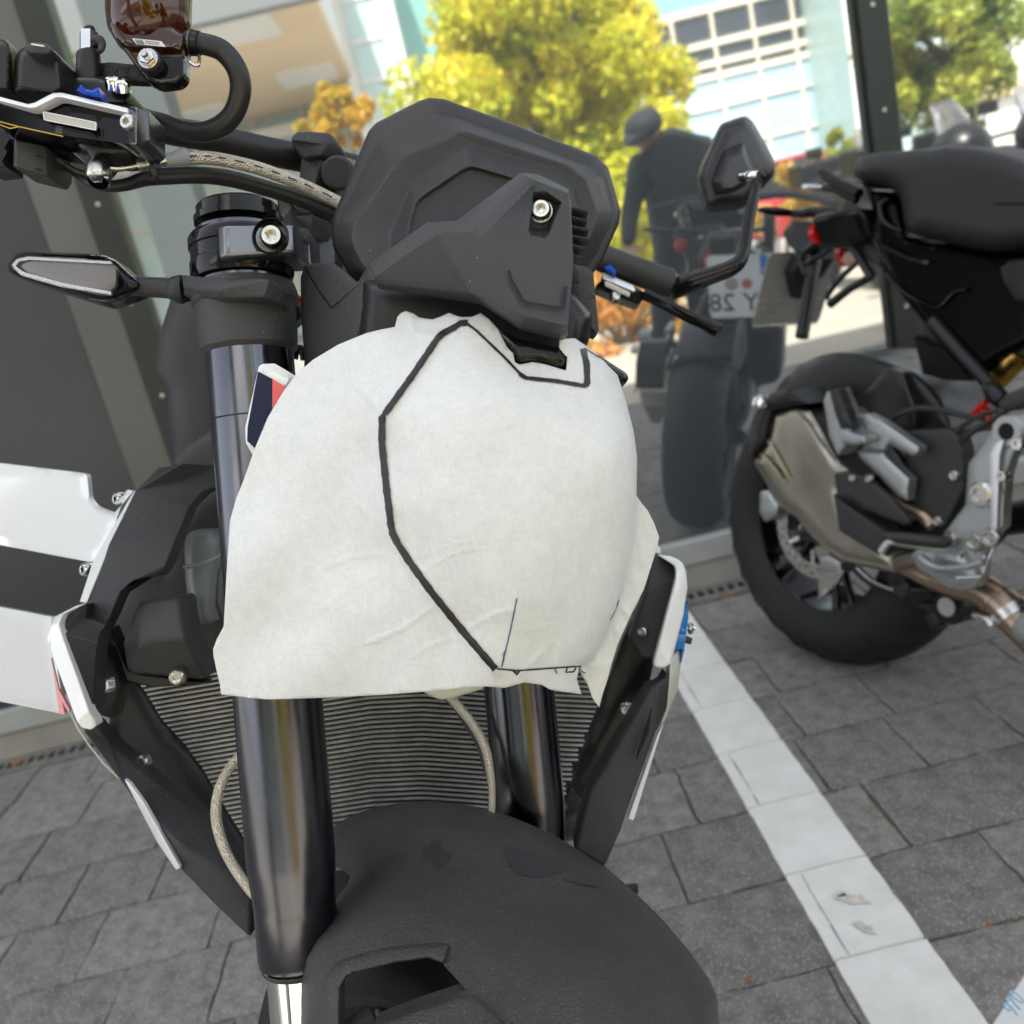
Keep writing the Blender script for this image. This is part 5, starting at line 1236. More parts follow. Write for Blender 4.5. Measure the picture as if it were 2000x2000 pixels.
# engine block and exhaust mass that fills the gap behind the radiator
panel('engine_cover', T(8, [(-60, 720), (900, 560), (1300, 560), (1300, 800), (900, 1000), (300, 1800), (-60, 1800)]), 1.0, K['satin_black'], bike, .05, 60, .12, 40)
lathe('rear_wheel', P(720, 1500, 1.75), lat, torus_prof(.24, .09, .07) + [(.2, .06), (.2, -.06)] + torus_prof(.24, .09, .07)[:1], K['tyre'], bike, 48)
panel('fuel_tank', rnd([(640, 400), (1120, 420), (1120, 640), (640, 640)], 60), .88, K['gloss_black'], bike, .05, 60, .35, 30)
panel('seat', rnd([(700, 470), (1000, 470), (1000, 600), (700, 600)], 40), 1.3, K['seat_vinyl'], bike, .04, 50, .3, 30)

# ---- right handlebar end, mirror
tube('rubber_grip', T('C', [(60, 270, .955, 26), (200, 320, .96, 27), (500, 435, .98, 27.5), (740, 525, .99, 27.5), (800, 545, .992, 28), (830, 560, .994, 29), (850, 570, .995, 26)]), K['plastic'], bike, 3, 28)
tube('bar_end_mount', T('C', [(830, 560, .995, 26), (900, 600, 1.0, 24), (960, 600, 1.0, 18)]), K['gloss_black'], bike, 3, 24)
tube('mirror_stalk', T('D', [(380, 1395, 1.0, 16), (450, 1400, 1.0, 22), (600, 1350, .99, 19), (750, 1300, .985, 17), (880, 1250, .98, 16), (950, 1190, .98, 14), (985, 1080, .985, 12.5), (1010, 920, .99, 12), (1040, 760, .995, 11.5), (1065, 650, 1.0, 11), (1080, 580, 1.0, 11.5), (1100, 545, 1.0, 12), (1105, 535, 1.0, 8)]), K['gloss_black'], bike, 6, 20, .8)
tube('ball_joint', T('D', [(960, 560, 1.02, 10), (1000, 555, 1.01, 11), (1030, 555, 1.0, 10), (1080, 550, .995, 9)]), K['chrome'], bike, 3, 16)
zm = zfit(T('D', [(640, 520, 1.03), (960, 105, 1.06), (1210, 480, 1.09), (720, 800, 1.03)]))
ms = panel('mirror_shell', rnd(T('D', [(632, 560), (655, 470), (800, 160), (960, 104), (1000, 104), (1050, 150), (1130, 290), (1215, 450), (1205, 550), (1110, 650), (990, 780), (725, 806), (690, 790)]), 10), zm, K['plastic_smooth'], bike, .03, 34, .012, 8, smooth=50)
ml = loft('mirror_pedestal', [T('D', [(740, 590), (840, 350), (975, 300), (1060, 520), (980, 640), (870, 690), (780, 695)]), T('D', [(800, 590), (860, 420), (960, 380), (1030, 530), (960, 610), (890, 650), (820, 655)])], [lambda u, v: zm(u, v) - .002, lambda u, v: zm(u, v) - .018], K['plastic_smooth'], bike, False, True, 30, .002)
panel('mirror_glass', rnd(T('D', [(650, 560), (670, 480), (810, 180), (960, 125), (1010, 140), (1120, 310), (1195, 460), (1185, 540), (980, 765), (730, 790)]), 8), lambda u, v: zm(u, v) + .043, K['chrome'], ms, 0, 10, .003, 30)
cbx = facets('clutch_body', dict(zip('abcdefgh', T('C', [(150, 450, .955), (480, 590, .965), (600, 660, .97), (590, 740, .97), (540, 800, .97), (80, 625, .95), (75, 590, .95), (160, 510, .945)]))),
       ['a h c b', 'h g f e d c'], K['gloss_black'], bike, .03, .002)
facets('machined_edge', dict(zip('abcdef', T('C', [(148, 450, .952), (480, 592, .962), (500, 640, .958), (490, 660, .957), (160, 520, .945), (150, 490, .948)]))), ['a f e', 'a e d c b'], K['alu_skylit'], bike, .006, .001)
panel('nameplate', rnd(T('C', [(170, 555), (190, 545), (445, 668), (438, 715), (180, 598)]), 2), .943, K['reflector_print'], bike, .0005, 3, .003, 6)
panel('span_adjuster', rnd(T('C', [(140, 400), (180, 380), (230, 365), (250, 375), (300, 440), (290, 490), (200, 440)]), 2), .945, K['blue_metal'], bike, .003, 4, .01, 4)
bolt(P(*T('C', [(285, 735)])[0], .95), -UC - fwd * .3, .006, bike, K['steel'], 6, .6)
tube('clutch_lever', T('C', [(600, 690, .97, 12), (700, 735, .965, 12), (900, 840, .955, 12), (1100, 940, .95, 12.5), (1250, 1010, .948, 12), (1340, 1060, .948, 14), (1390, 1075, .948, 15), (1405, 1085, .948, 9)]), K['gloss_black'], bike, 4, 18, .7)

# ================================================================= paper over the headlight
zp_ctrl = T(9, [(1200, 700, .482), (900, 500, .490), (1230, 430, .490), (740, 540, .500), (740, 900, .505), (1150, 1525, .508), (1240, 1240, .488), (1500, 1510, .520), (1625, 1290, .515), (1660, 1000, .505), (1600, 700, .492), (1640, 420, .512), (1480, 300, .505), (1030, 160, .508), (1250, 345, .498),
    (300, 500, .556), (110, 1000, .552), (60, 1480, .556), (80, 1640, .558), (500, 1300, .536), (560, 900, .532), (450, 700, .536), (780, 200, .520), (600, 300, .530), (900, 1600, .528), (1000, 1400, .512), (860, 1180, .506), (500, 1640, .546), (1200, 1600, .516), (1400, 1620, .524), (660, 1100, .530), (640, 700, .520)])
zpf = zfit(zp_ctrl)
SIL = T(9, [(1500, 235), (1620, 350), (1660, 450), (1690, 560), (1712, 700), (1714, 850), (1700, 1000), (1680, 1120), (1640, 1290), (1590, 1400), (1540, 1490), (1500, 1530), (1500, 1700)])
sx = [p[0] for p in SIL]; sy = [p[1] for p in SIL]
ridge = T(9, [(930, 215), (712, 530), (705, 640), (735, 940), (800, 1100), (1030, 1400), (1155, 1545)])
rsegs = [(np.array(ridge[:-1]), np.array(ridge[1:]))]
crk = [T(9, c) for c in ([(760, 1125), (640, 1180), (560, 1230), (470, 1300)], [(760, 1120), (700, 1080), (600, 1090), (480, 1130)], [(910, 1290), (780, 1380), (640, 1440)], [(910, 1290), (880, 1400), (830, 1450)], [(1010, 1410), (900, 1440), (820, 1490)],
    [(590, 395), (690, 505)], [(520, 640), (600, 668), (650, 645)], [(690, 960), (600, 880)], [(1040, 1380), (1150, 1320), (1230, 1300)], [(830, 1090), (950, 1060), (1060, 1030)], [(870, 1150), (980, 1080), (1080, 1060)],
    [(1710, 950), (1690, 1100), (1700, 1200)], [(1650, 1290), (1690, 1330)], [(1620, 1340), (1640, 1400)], [(1500, 1500), (1560, 1440)], [(1720, 1000), (1740, 1130)], [(1390, 1540), (1410, 1450)], [(1255, 1560), (1330, 1480)], [(820, 140), (830, 205), (900, 212)])]
crs = [(np.array(c[:-1]), np.array(c[1:]), i) for i, c in enumerate(crk)]
def zpaper(u, v):
    z = zpf(u, v)
    xs_ = float(np.interp(v, sy, sx)); d = u - xs_
    if v > 700:
        if d > -60:
            e = min(max((d + 60) / 60, 0), 1); z += .022 * (1 - math.sqrt(max(0, 1 - e * e)))
        if d > 0: z += min(d / 8, 1) * .012 - min(max(d - 8, 0) / 90, 1) * .008
    else:
        if d > -50: e = min((d + 50) / 50, 1); z += .03 * (1 - math.sqrt(max(0, 1 - e * e)))
    p = np.array((u, v))
    dr = edist(p, rsegs); z -= .0035 * math.exp(-(dr / 9) ** 2)
    for A, B, i in crs:
        q = edist(p, [(A, B)])
        if q < 30: z -= ((.0004 + .0004 * (i % 3)) if i < 11 else .0014) * math.exp(-(q / (3.4 + 2 * (i % 2))) ** 2)
    # soft buckles in the loose left flap
    k = min(max((705 - (u - (v - 700) * .25)) / 200, 0), 1)
    z += k * .0028 * math.sin((v + u * .6) / 47) * math.sin((u - v * .35) / 85) + .0006 * noise.noise(Vector((u / 60, v / 60, 0))) + .0014 * noise.noise(Vector((u / 150, v / 150, 3))) * (1 + k)
    return z
pout = T(9, [(65, 1640), (60, 1600), (50, 1560), (35, 1490), (33, 1460), (48, 1420), (75, 1370), (84, 1200), (90, 1100), (100, 950), (125, 860), (150, 800), (200, 660), (250, 540), (310, 440), (360, 370), (430, 310), (530, 250), (640, 205), (700, 190), (755, 180), (765, 140), (780, 124), (800, 117), (830, 127), (850, 142), (870, 146), (905, 150), (940, 138), (970, 124), (1000, 136), (1020, 141), (1060, 140), (1080, 132), (1095, 125), (1130, 150), (1165, 190), (1185, 230), (1200, 260), (1225, 285), (1232, 320), (1250, 330), (1300, 320), (1340, 326), (1370, 334), (1435, 354), (1440, 300), (1425, 285), (1408, 262), (1410, 228), (1470, 225), (1500, 245), (1560, 290), (1640, 372), (1662, 440), (1680, 500), (1705, 600), (1717, 700), (1715, 850), (1735, 880), (1760, 910), (1785, 960), (1805, 1015), (1798, 1050), (1780, 1110), (1745, 1220), (1690, 1330), (1640, 1440), (1615, 1520), (1600, 1580), (1580, 1640), (1567, 1692), (1540, 1655), (1520, 1600), (1495, 1560), (1487, 1530), (1478, 1580), (1497, 1640), (1430, 1630), (1370, 1620), (1340, 1602), (1270, 1592), (1190, 1614), (1120, 1608), (1050, 1612), (900, 1627), (700, 1642), (500, 1652), (250, 1660), (150, 1650)])
pc = P(950, 950, .52)
paper = panel('masking_paper', pout, zpaper, K['paper'], None, 0, 10, .0006, 5.8, smooth=180)
tag(paper, 'pale translucent paper sheet moulded over the headlight with a black marker outline', 'paper')
mk = lambda pts, w_: ribbon('marker_line', T(9, pts), w_, zpaper, K['ink'], paper, .0007)
mk([(1045, 163), (1015, 165), (990, 182), (940, 208)], 12)
mk([(945, 205), (925, 225), (820, 380), (715, 525)], 13)
mk([(716, 523), (704, 535), (703, 560)], 8)
mk([(704, 535), (703, 640), (722, 830), (738, 955)], 14)
mk([(736, 950), (745, 1000), (768, 1045), (805, 1100)], 14)
mk([(800, 1095), (850, 1165), (905, 1240), (1030, 1395), (1155, 1540)], 14.5)
mk([(1035, 162), (1080, 195), (1190, 300), (1255, 368)], 5)
mk([(1250, 366), (1275, 382), (1400, 395), (1515, 415)], 8)
mk([(1512, 414), (1520, 400), (1518, 330), (1503, 265)], 12)
mk([(1160, 1538), (1240, 1546), (1350, 1538), (1430, 1532), (1495, 1528)], 3)
mk([(1225, 1545), (1240, 1560), (1250, 1545)], 5)
mk([(1440, 1535), (1435, 1552), (1465, 1550), (1475, 1535)], 3)
mk([(1390, 1540), (1400, 1558)], 2)
mk([(1490, 1530), (1500, 1550), (1515, 1556)], 2.5)
mk([(1515, 268), (1600, 320), (1650, 370)], 2)
ribbon('pen_line', T(9, [(1240, 1258), (1215, 1380), (1192, 1480), (1186, 1500), (1180, 1530)]), 2.2, zpaper, K['pen_ink'], paper, .0007)
ribbon('pen_line', T(9, [(1192, 1470), (1183, 1480), (1190, 1500), (1178, 1530)]), 1.5, zpaper, K['pen_ink'], paper, .0007)
ribbon('pen_line', T(9, [(1645, 1262), (1635, 1300), (1610, 1345)]), 1.3, zpaper, K['pen_ink'], paper, .0007)
# ================================================================= second motorcycle, tail towards the glass
ct2 = G(1640, 1284); AL = R(24); LEAN = R(11)
hf = Vector((math.sin(AL), -math.cos(AL), 0)); hl = Vector((math.cos(AL), math.sin(AL), 0)); zz = Vector((0, 0, 1))
bf = hf; bu = (zz * math.cos(LEAN) + hl * math.sin(LEAN)).normalized(); br = -(hl * math.cos(LEAN) - zz * math.sin(LEAN)).normalized()
bk2 = thing('motorcycle', (ct2.x, ct2.y, 0), 'black sport motorcycle with wide black seat and silver silencer, tail towards the glass', 'motorcycle', 'motorcycles in front of the shop glass')
def BL(x, s, z): return ct2 + bf * x + br * s + bu * z
def Bz(s): return zplane(ct2 + br * s, br)
def bp_(k, pts, s):
    f = Bz(s)
    return [(u, v, f(u, v)) for (u, v) in [q[:2] for q in T(k, pts)]]
def bpanel(name, k, pts, s, mt, th=.05, h=.0, w=12, r=0, sp=12, parent=None, smooth=35):
    q = T(k, pts); q = rnd(q, r) if r else q
    return panel(name, q, Bz(s), mt, parent or bk2, h, w, th, sp, backdir=-br, smooth=smooth)
def btube(name, k, pts, s, mt, sub=5, seg=14, parent=None):
    "pts in zoom units with radius in photo pixels as last value; s number or per point"
    out = []
    for i, q in enumerate(T(k, pts)):
        ss = s[i] if isinstance(s, (list, tuple)) else s
        out.append((q[0], q[1], Bz(ss)(q[0], q[1]), q[2]))
    return tube(name, out, mt, parent or bk2, sub, seg)
HUB = BL(0, 0, .318)
def tp(R0, rw, h, n=20, a=2.25): return [(R0 + h * math.cos(t), rw * math.sin(t)) for t in np.linspace(-a, a, n)]
tyre2 = lathe('rear_tyre', HUB, br, tp(.236, .098, .084) + [(.2, .07), (.2, -.07), tp(.236, .098, .084)[0]], K['tyre'], bk2, 96, smooth=50, xa=bu)
# tread grooves as shallow dark strips standing in the tyre surface
bm = bmesh.new()
for k in range(26):
    a0 = k * 2 * math.pi / 26
    for sg in (-1, 1):
        pr = []
        for j in range(6):
            t = sg * (.25 + .22 * j); a = a0 + .05 * j + (.12 if sg > 0 else 0); rr = .236 + .0845 * math.cos(t)
            pr.append(HUB + (bu * math.cos(a) + bf * math.sin(a)) * rr + br * .0985 * math.sin(t))
        bm_sweep(bm, pr, [.0012, .0028, .003, .003, .0025, .001], 5, .6)
tg = frombm('tread_groove', bm, K['black_hole'], tyre2, 50); tg['kind'] = 'stuff'
rim2 = lathe('rear_rim', HUB, br, [(.205, -.075), (.222, -.08), (.224, -.074), (.196, -.05), (.190, 0), (.196, .05), (.224, .074), (.222, .08), (.205, .075), (.2, .05), (.2, -.05), (.205, -.075)], K['gloss_black'], bk2, 72, xa=bu)
for k in range(5):
    for o_s in (-.13, .13):
        a = k * 2 * math.pi / 5 + .3; d0 = bu * math.cos(a) + bf * math.sin(a); d1 = bu * math.cos(a + o_s) + bf * math.sin(a + o_s)
        wtube('spoke', [HUB + d0 * .04 + br * .03, HUB + d1 * .12 + br * .04, HUB + d1 * .2 + br * .05], [.014, .010, .011], K['gloss_black'], rim2, 3, 10)
lathe('hub', HUB, br, [(0, -.08), (.05, -.08), (.045, 0), (.04, .07), (.03, .085), (0, .085)], K['satin_black'], rim2, 28)
lathe('axle_nut', HUB + br * .10, br, [(.0, -.02), (.02, -.02), (.02, .012), (.012, .016), (0, .016)], K['steel'], rim2, 6)
bd2 = bmesh.new()
bm_lathe(bd2, HUB + br * .085, br, [(.078, -.0025), (.11, -.0025), (.11, .0025), (.078, .0025), (.078, -.0025)], 48)
for k in range(6):
    a = k * math.pi / 3; d = bu * math.cos(a) + bf * math.sin(a); bm_sweep(bd2, [HUB + br * .085 + d * .045, HUB + br * .085 + d * .08], .006, 8)
frombm('brake_disc', bd2, K['steel'], bk2, 35)
bd3 = bmesh.new()
for k in range(30):
    a = k * 2 * math.pi / 30; rr = .089 + .010 * (k % 2); d = bu * math.cos(a) + bf * math.sin(a); bm_lathe(bd3, HUB + br * .0882 + d * rr, br, [(.003, 0), (0, .0002)], 8)
dd_ = frombm('disc_drilling', bd3, K['black_hole'], bk2, 0); dd_['kind'] = 'stuff'
bpanel('brake_caliper', 6, [(400, 920), (450, 910), (510, 1000), (500, 1060), (430, 1100), (395, 1040)], .125, K['cast_silver'], .06, .01, 10, 5, 7)
bpanel('caliper_bracket', 6, [(740, 1310), (800, 1290), (870, 1330), (880, 1400), (760, 1400)], .12, K['cast_silver'], .04, .006, 8, 4, 8)
bpanel('heel_plate', 6, [(740, 1400), (890, 1380), (850, 1450), (740, 1550)], .12, K['steel'], .01, 0, 8, 0, 9)
# hugger mudguard over the tyre
hg = bmesh.new(); R1 = .335; rs = []
for i in range(25):
    a = R(-28 + i * 4.6); row = []
    for j in range(11):
        t = (j - 5) / 5; row.append(hg.verts.new(HUB + (bu * math.cos(a) + bf * math.sin(a)) * (R1 - .05 * t * t * abs(t)) + br * t * .105))
    rs.append(row)
for i in range(24):
    for j in range(10): hg.faces.new((rs[i][j], rs[i][j + 1], rs[i + 1][j + 1], rs[i + 1][j]))
ho = frombm('rear_hugger', hg, K['gloss_black'], bk2, 60); sm = ho.modifiers.new('s', 'SOLIDIFY'); sm.thickness = .004
bpanel('hugger_wing', 6, [(1000, 350), (1130, 200), (1230, 230), (1300, 430), (1310, 560), (1130, 560), (1060, 480)], .115, K['plastic_smooth'], .02, .008, 12, 6, 10)
bpanel('hugger_arch', 6, [(480, 345), (545, 255), (640, 185), (740, 135), (850, 112), (960, 116), (1080, 145), (1200, 190), (1300, 225), (1400, 310), (1475, 410), (1530, 540), (1540, 600), (1300, 600), (1000, 600), (820, 560), (700, 500), (560, 420)], .085, K['plastic_smooth'], .17, .03, 26, 8, 10, smooth=60)
# swing arm
wtube('swing_arm', [HUB + br * .105, BL(.2, .11, .33), BL(.45, .10, .40)], [.022, .025, .03], K['satin_black'], bk2, 6, 14)
wtube('swing_arm', [HUB - br * .12, BL(.2, -.13, .33), BL(.45, -.10, .40)], [.03, .032, .036], K['satin_black'], bk2, 6, 14)
# silencer
mz = Bz(.225)
mu = bpanel('silencer', 6, [(368, 758), (400, 690), (440, 620), (455, 540), (470, 470), (600, 428), (690, 442), (760, 560), (830, 690), (865, 745), (1000, 830), (870, 900), (900, 1050), (1000, 1150), (1180, 1290), (1190, 1400), (1060, 1370), (880, 1330), (780, 1260), (700, 1180), (600, 1060), (540, 1020), (470, 940), (430, 860)], .222, K['titanium'], .09, .024, 20, 6, 8, smooth=40)
smf = lambda u, v: Bz(.223)(u, v)
ribbon('gold_reflection', T(6, [(445, 625, 2), (470, 660, 5), (520, 760, 9), (580, 850, 2)]), 7, smf, K['gold_glint'] if 'gold_glint' in MT else mat('gold_glint', (.72, .64, .42), .3, 1.0), mu, .003)  # flat gold strokes paint reflections onto the silencer
ribbon('gold_reflection', T(6, [(400, 705, 2), (430, 720, 4), (500, 800, 6), (545, 862, 5)]), 5, smf, K['gold_glint'], mu, .002)
ribbon('pressed_groove', T(6, [(412, 700, 1), (440, 718, 2), (510, 800, 3), (535, 850, 2)]), 3, smf, K['satin_black'], mu, .0032)
ribbon('pressed_groove', T(6, [(600, 440, 2), (680, 520, 3), (760, 650, 3), (840, 740, 2)]), 3, smf, K['satin_black'], mu, .0032)
bpanel('end_cap', 6, [(345, 600), (350, 510), (400, 430), (470, 345), (560, 325), (690, 412), (600, 420), (475, 455), (450, 540), (430, 640), (375, 705), (355, 740), (330, 700)], .228, K['satin_black'], .09, .012, 14, 5, 8)
lathe('chrome_bolt', P(*T(6, [(396, 408)])[0], Bz(.24)(*T(6, [(396, 408)])[0])), br, [(0, -.01), (.016, -.01), (.017, .0), (.013, .008), (0, .012)], K['chrome'], bk2, 20)  # chrome bolt head beside the end cap
bpanel('heat_shield', 6, [(830, 815), (900, 800), (1020, 840), (1150, 950), (1275, 1090), (1245, 1118), (1000, 1020), (920, 960), (850, 950)], .245, K['plastic'], .01, .004, 8, 4, 9)
bpanel('heat_shield', 6, [(825, 930), (850, 960), (920, 1010), (1140, 1165), (1090, 1292), (860, 1150)], .24, K['plastic'], .01, .004, 8, 4, 9)
btube('exhaust_link', 6, [(1040, 960, 12), (1150, 970, 12), (1240, 1020, 12), (1340, 1060, 13), (1400, 1120, 13)], .2, K['hot_steel'])
for (a, b) in ((935, 843), (1030, 848)): bolt(P(*T(6, [(a, b)])[0], Bz(.25)(*T(6, [(a, b)])[0])), br, .007, bk2, K['steel'], 6, .5)
# passenger footrest bracket
bpanel('footrest_hanger', 6, [(960, 680), (1115, 690), (1130, 720), (1268, 850), (1255, 975), (1200, 950), (1080, 820), (985, 730)], .235, K['cast_silver'], .02, .006, 8, 3, 8)
bpanel('footrest_hanger', 6, [(925, 495), (960, 475), (1020, 470), (1110, 515), (1325, 665), (1318, 700), (1290, 718), (1190, 670), (1150, 640), (1120, 690), (985, 680), (1040, 590), (960, 560)], .24, K['cast_silver'], .02, .006, 8, 3, 8)
bpanel('pillion_peg', 6, [(768, 395), (785, 345), (830, 325), (930, 555), (1005, 620), (990, 650), (900, 650), (880, 680), (850, 715), (800, 600)], .265, K['cast_silver'], .04, .006, 7, 3, 7)
bpanel('peg_rubber', 6, [(800, 330), (850, 322), (940, 555), (870, 560), (835, 470)], .272, K['rubber'], .02, .004, 5, 3, 7)
bpanel('hinge_block', 6, [(865, 610), (870, 575), (900, 565), (960, 590), (1010, 600), (1012, 640), (960, 652), (870, 640)], .275, K['cast_silver'], .03, .004, 5, 3, 6)
bpanel('chain_guard', 6, [(1210, 575), (1500, 558), (1555, 600), (1575, 680), (1592, 890), (1500, 1080), (1465, 1135), (1400, 1110), (1250, 965), (1262, 790)], .20, K['plastic'], .03, .006, 10, 5, 11)
ribbon('guard_edge', T(6, [(1235, 575), (1510, 562)]), 1.6, lambda u, v: Bz(.203)(u, v), K['plastic_grey'], bk2)
for (a, b) in ((1528, 828), (1432, 1092)): bolt(P(*T(6, [(a, b)])[0], Bz(.205)(*T(6, [(a, b)])[0])), br, .009, bk2, K['steel'], 6, .5)
# silver footrest plate
sp_ = bpanel('footrest_plate', 6, [(1800, 520), (1850, 490), (1925, 470), (1990, 440), (1990, 560), (1935, 580), (1900, 650), (1860, 730), (1830, 820), (1815, 1000), (1810, 1130), (1775, 1160), (1740, 1230), (1700, 1290), (1690, 1420), (1650, 1480), (1580, 1500), (1490, 1480), (1400, 1420), (1330, 1380), (1270, 1290), (1340, 1225), (1470, 1240), (1465, 1165), (1500, 1120), (1590, 1000), (1608, 760), (1700, 640)], .22, K['cast_silver'], .02, .006, 10, 3, 9)
pr_ = facets('highlight_ridge', dict(zip('abcdef', bp_(6, [(1745, 710), (1790, 715), (1775, 1140), (1758, 1140), (1780, 640), (1815, 620)], .232))), ['a d c b', 'a b f e'], K['alu_skylit'], bk2, .01, .001)  # brighter metal puts the ridge's highlight into its colour
for (a, b, rr) in ((1832, 572, .030),):
    c = P(*T(6, [(a, b)])[0], Bz(.222)(*T(6, [(a, b)])[0])); lathe('plate_eye', c, br, [(.014, -.004), (.014, .002), (.024, .002), (.027, -.004)], K['cast_silver'], sp_, 28)
    lathe('eye_bore', c, br, [(0, .0008), (.0138, .0008)], K['black_hole'], sp_, 24)
for (a, b, rr) in ((1680, 940, .022), (1640, 1215, .018), (1735, 1190, .018), (1500, 1200, .014), (1810, 830, .010), (1900, 645, .011), (1560, 1300, .010)):
    c = P(*T(6, [(a, b)])[0], Bz(.228)(*T(6, [(a, b)])[0])); lathe('pivot_boss', c, br, [(0, -.006), (rr, -.006), (rr, .0), (rr * .8, .006), (rr * .5, .006), (rr * .45, .001), (0, .001)], K['steel'], bk2, 28)
btube('footrest', 6, [(1125, 1180, 8), (1200, 1190, 12), (1440, 1215, 13), (1470, 1215, 11)], [.31, .30, .26, .24], K['rubber'], 3, 12)
btube('footrest_bar', 6, [(1100, 1275, 7), (1150, 1215, 7), (1240, 1225, 7), (1440, 1255, 8)], [.32, .31, .29, .25], K['cast_silver'], 4, 12)
btube('brake_pedal', 6, [(1330, 1300, 9), (1400, 1350, 9), (1480, 1365, 8), (1600, 1355, 7), (1700, 1330, 7)], .26, K['cast_silver'], 4, 12)
bpanel('lower_bracket', 6, [(1300, 1270), (1560, 1280), (1660, 1400), (1640, 1440), (1540, 1440), (1420, 1400)], .235, K['cast_silver'], .02, .004, 8, 3, 10)
ribbon('bright_edge', T(6, [(1535, 1420), (1680, 1416)]), 4, lambda u, v: Bz(.245)(u, v), K['alu_skylit'], bk2)
ribbon('bright_edge', T(6, [(1700, 1290), (1690, 1400), (1750, 1250)]), 3, lambda u, v: Bz(.245)(u, v), K['alu_skylit'], bk2)
# exhaust headers, lever linkage low on the right
btube('exhaust_pipe', 6, [(1130, 1330, 20), (1250, 1350, 20), (1400, 1430, 20), (1560, 1470, 26), (1700, 1500, 33), (1800, 1570, 36), (1900, 1680, 34), (2040, 1820, 34)], .14, K['hot_steel'], 6, 28)
btube('pipe_clamp', 6, [(1840, 1600, 39), (1880, 1650, 38)], .14, K['steel'], 1, 28)
btube('pipe_clamp', 6, [(1770, 1545, 38), (1785, 1558, 38)], .14, K['hot_steel'], 1, 28)
btube('clamp_bolt', 6, [(1640, 1640, 6), (1720, 1660, 8), (1740, 1700, 8)], .17, K['steel'], 2, 10)
bpanel('lower_clamp', 6, [(1850, 1720), (1932, 1620), (2000, 1640), (2000, 1800), (1900, 1790)], .20, K['cast_silver'], .03, .005, 8, 4, 9)
btube('linkage', 6, [(960, 1370, 9), (1050, 1450, 9), (1190, 1510, 8), (1380, 1590, 12), (1560, 1600, 14)], .10, K['satin_black'], 4, 12)
btube('linkage_strip', 6, [(965, 1365, 3), (1050, 1440, 3), (1180, 1495, 4)], .115, K['steel'], 4, 8)
lathe('linkage_block', P(*T(6, [(1485, 1595)])[0], Bz(.13)(*T(6, [(1485, 1595)])[0])), br, [(0, -.08), (.034, -.08), (.034, -.005), (.03, .0), (0, .0)], K['satin_black'], bk2, 28)
lathe('linkage_cap', P(*T(6, [(1485, 1590)])[0], Bz(.135)(*T(6, [(1485, 1590)])[0])), br, [(0, 0), (.018, 0), (.018, .003), (0, .004)], mat('grey_cap', (.35, .36, .34), .5), bk2, 28)
for (a, b, rr) in ((1260, 1390, .03), (1250, 1480, .028), (1420, 1440, .022), (1580, 1540, .02), (1350, 1500, .024), (1450, 1650, .022)):
    c = P(*T(6, [(a, b)])[0], Bz(.10)(*T(6, [(a, b)])[0])); bm = bmesh.new(); bm_box(bm, c, rr * 2.2, rr * 1.5, rr * 1.6, Matrix.Rotation(a * .7, 3, 'Z') @ Matrix.Rotation(b, 3, 'X')); o = frombm('linkage_piece', bm, K['satin_black'], bk2, 35); bevel(o, .008, 3)
# engine and gearbox mass off to the right
for (x, s, z, sx_, sy_, sz_, mt_) in ((.74, -.10, .50, .34, .24, .26, 'satin_black'), (1.0, 0, .48, .3, .34, .36, 'satin_black'), (1.05, 0, .72, .4, .3, .26, 'gloss_black'), (.75, 0, .80, .5, .26, .2, 'gloss_black')):
    bm = bmesh.new(); bmesh.ops.create_cube(bm, size=1)
    for v_ in bm.verts: v_.co = BL(x + v_.co.x * sx_, s + v_.co.y * sy_, z + v_.co.z * sz_)
    o = frombm('engine_block' if z < .5 else 'fuel_tank', bm, K[mt_], bk2, 40); bevel(o, .05, 4)
lathe('clutch_cover', BL(.72, .17, .36), br, [(0, -.04), (.12, -.04), (.125, -.01), (.11, .02), (.06, .028), (0, .028)], K['plastic_smooth'], bk2, 48)
ft = BL(1.5, 0, .30)
lathe('front_tyre', ft, br, tp(.24, .06, .06) + [(.2, .045), (.2, -.045), tp(.24, .06, .06)[0]], K['tyre'], bk2, 64, xa=bu)
lathe('front_rim', ft, br, [(0, -.03), (.04, -.03), (.05, -.01), (.18, -.012), (.205, -.05), (.205, .05), (.18, .012), (.05, .01), (.04, .03), (0, .03)], K['gloss_black'], bk2, 48, xa=bu)
for s in (-1, 1): wtube('fork_leg', [ft + br * s * .11, BL(1.12, s * .11, 1.0)], .026, K['anodised'], bk2, 1, 20)
wtube('handlebar', [BL(.98, -.38, 1.03), BL(1.1, -.2, 1.07), BL(1.12, 0, 1.06), BL(1.1, .2, 1.07), BL(.98, .38, 1.03)], .014, K['rubber'], bk2, 5, 12)
# shock absorber, subframe and cables
btube('shock_absorber', 6, [(1755, 285, 22), (1770, 265, 25), (1830, 200, 26), (1880, 140, 27), (1905, 110, 26)], .05, K['gold_metal'], 2, 28)
btube('shock_reservoir', 6, [(1900, 90, 22), (1930, 60, 26), (1990, 0, 26)], .05, K['aluminium'], 2, 28)
lathe('shock_mark', P(*T(6, [(1835, 165)])[0], Bz(.09)(*T(6, [(1835, 165)])[0])), br, [(.012, 0), (.013, .001), (.014, 0)], K['ink'], bk2, 24)
btube('subframe_tube', 6, [(1400, -70, 14), (1560, 110, 14), (1700, 260, 14), (1800, 370, 14)], .10, K['satin_black'], 2, 16)
btube('subframe_joint', 6, [(1710, 330, 12), (1740, 330, 17), (1800, 390, 18), (1820, 400, 12)], .12, K['satin_black'], 2, 12)
bpanel('frame_plate', 6, [(1780, 410), (1840, 350), (1990, 290), (1990, 400), (1850, 460), (1800, 455)], .14, K['plastic_grey'], .06, .005, 8, 4, 9)
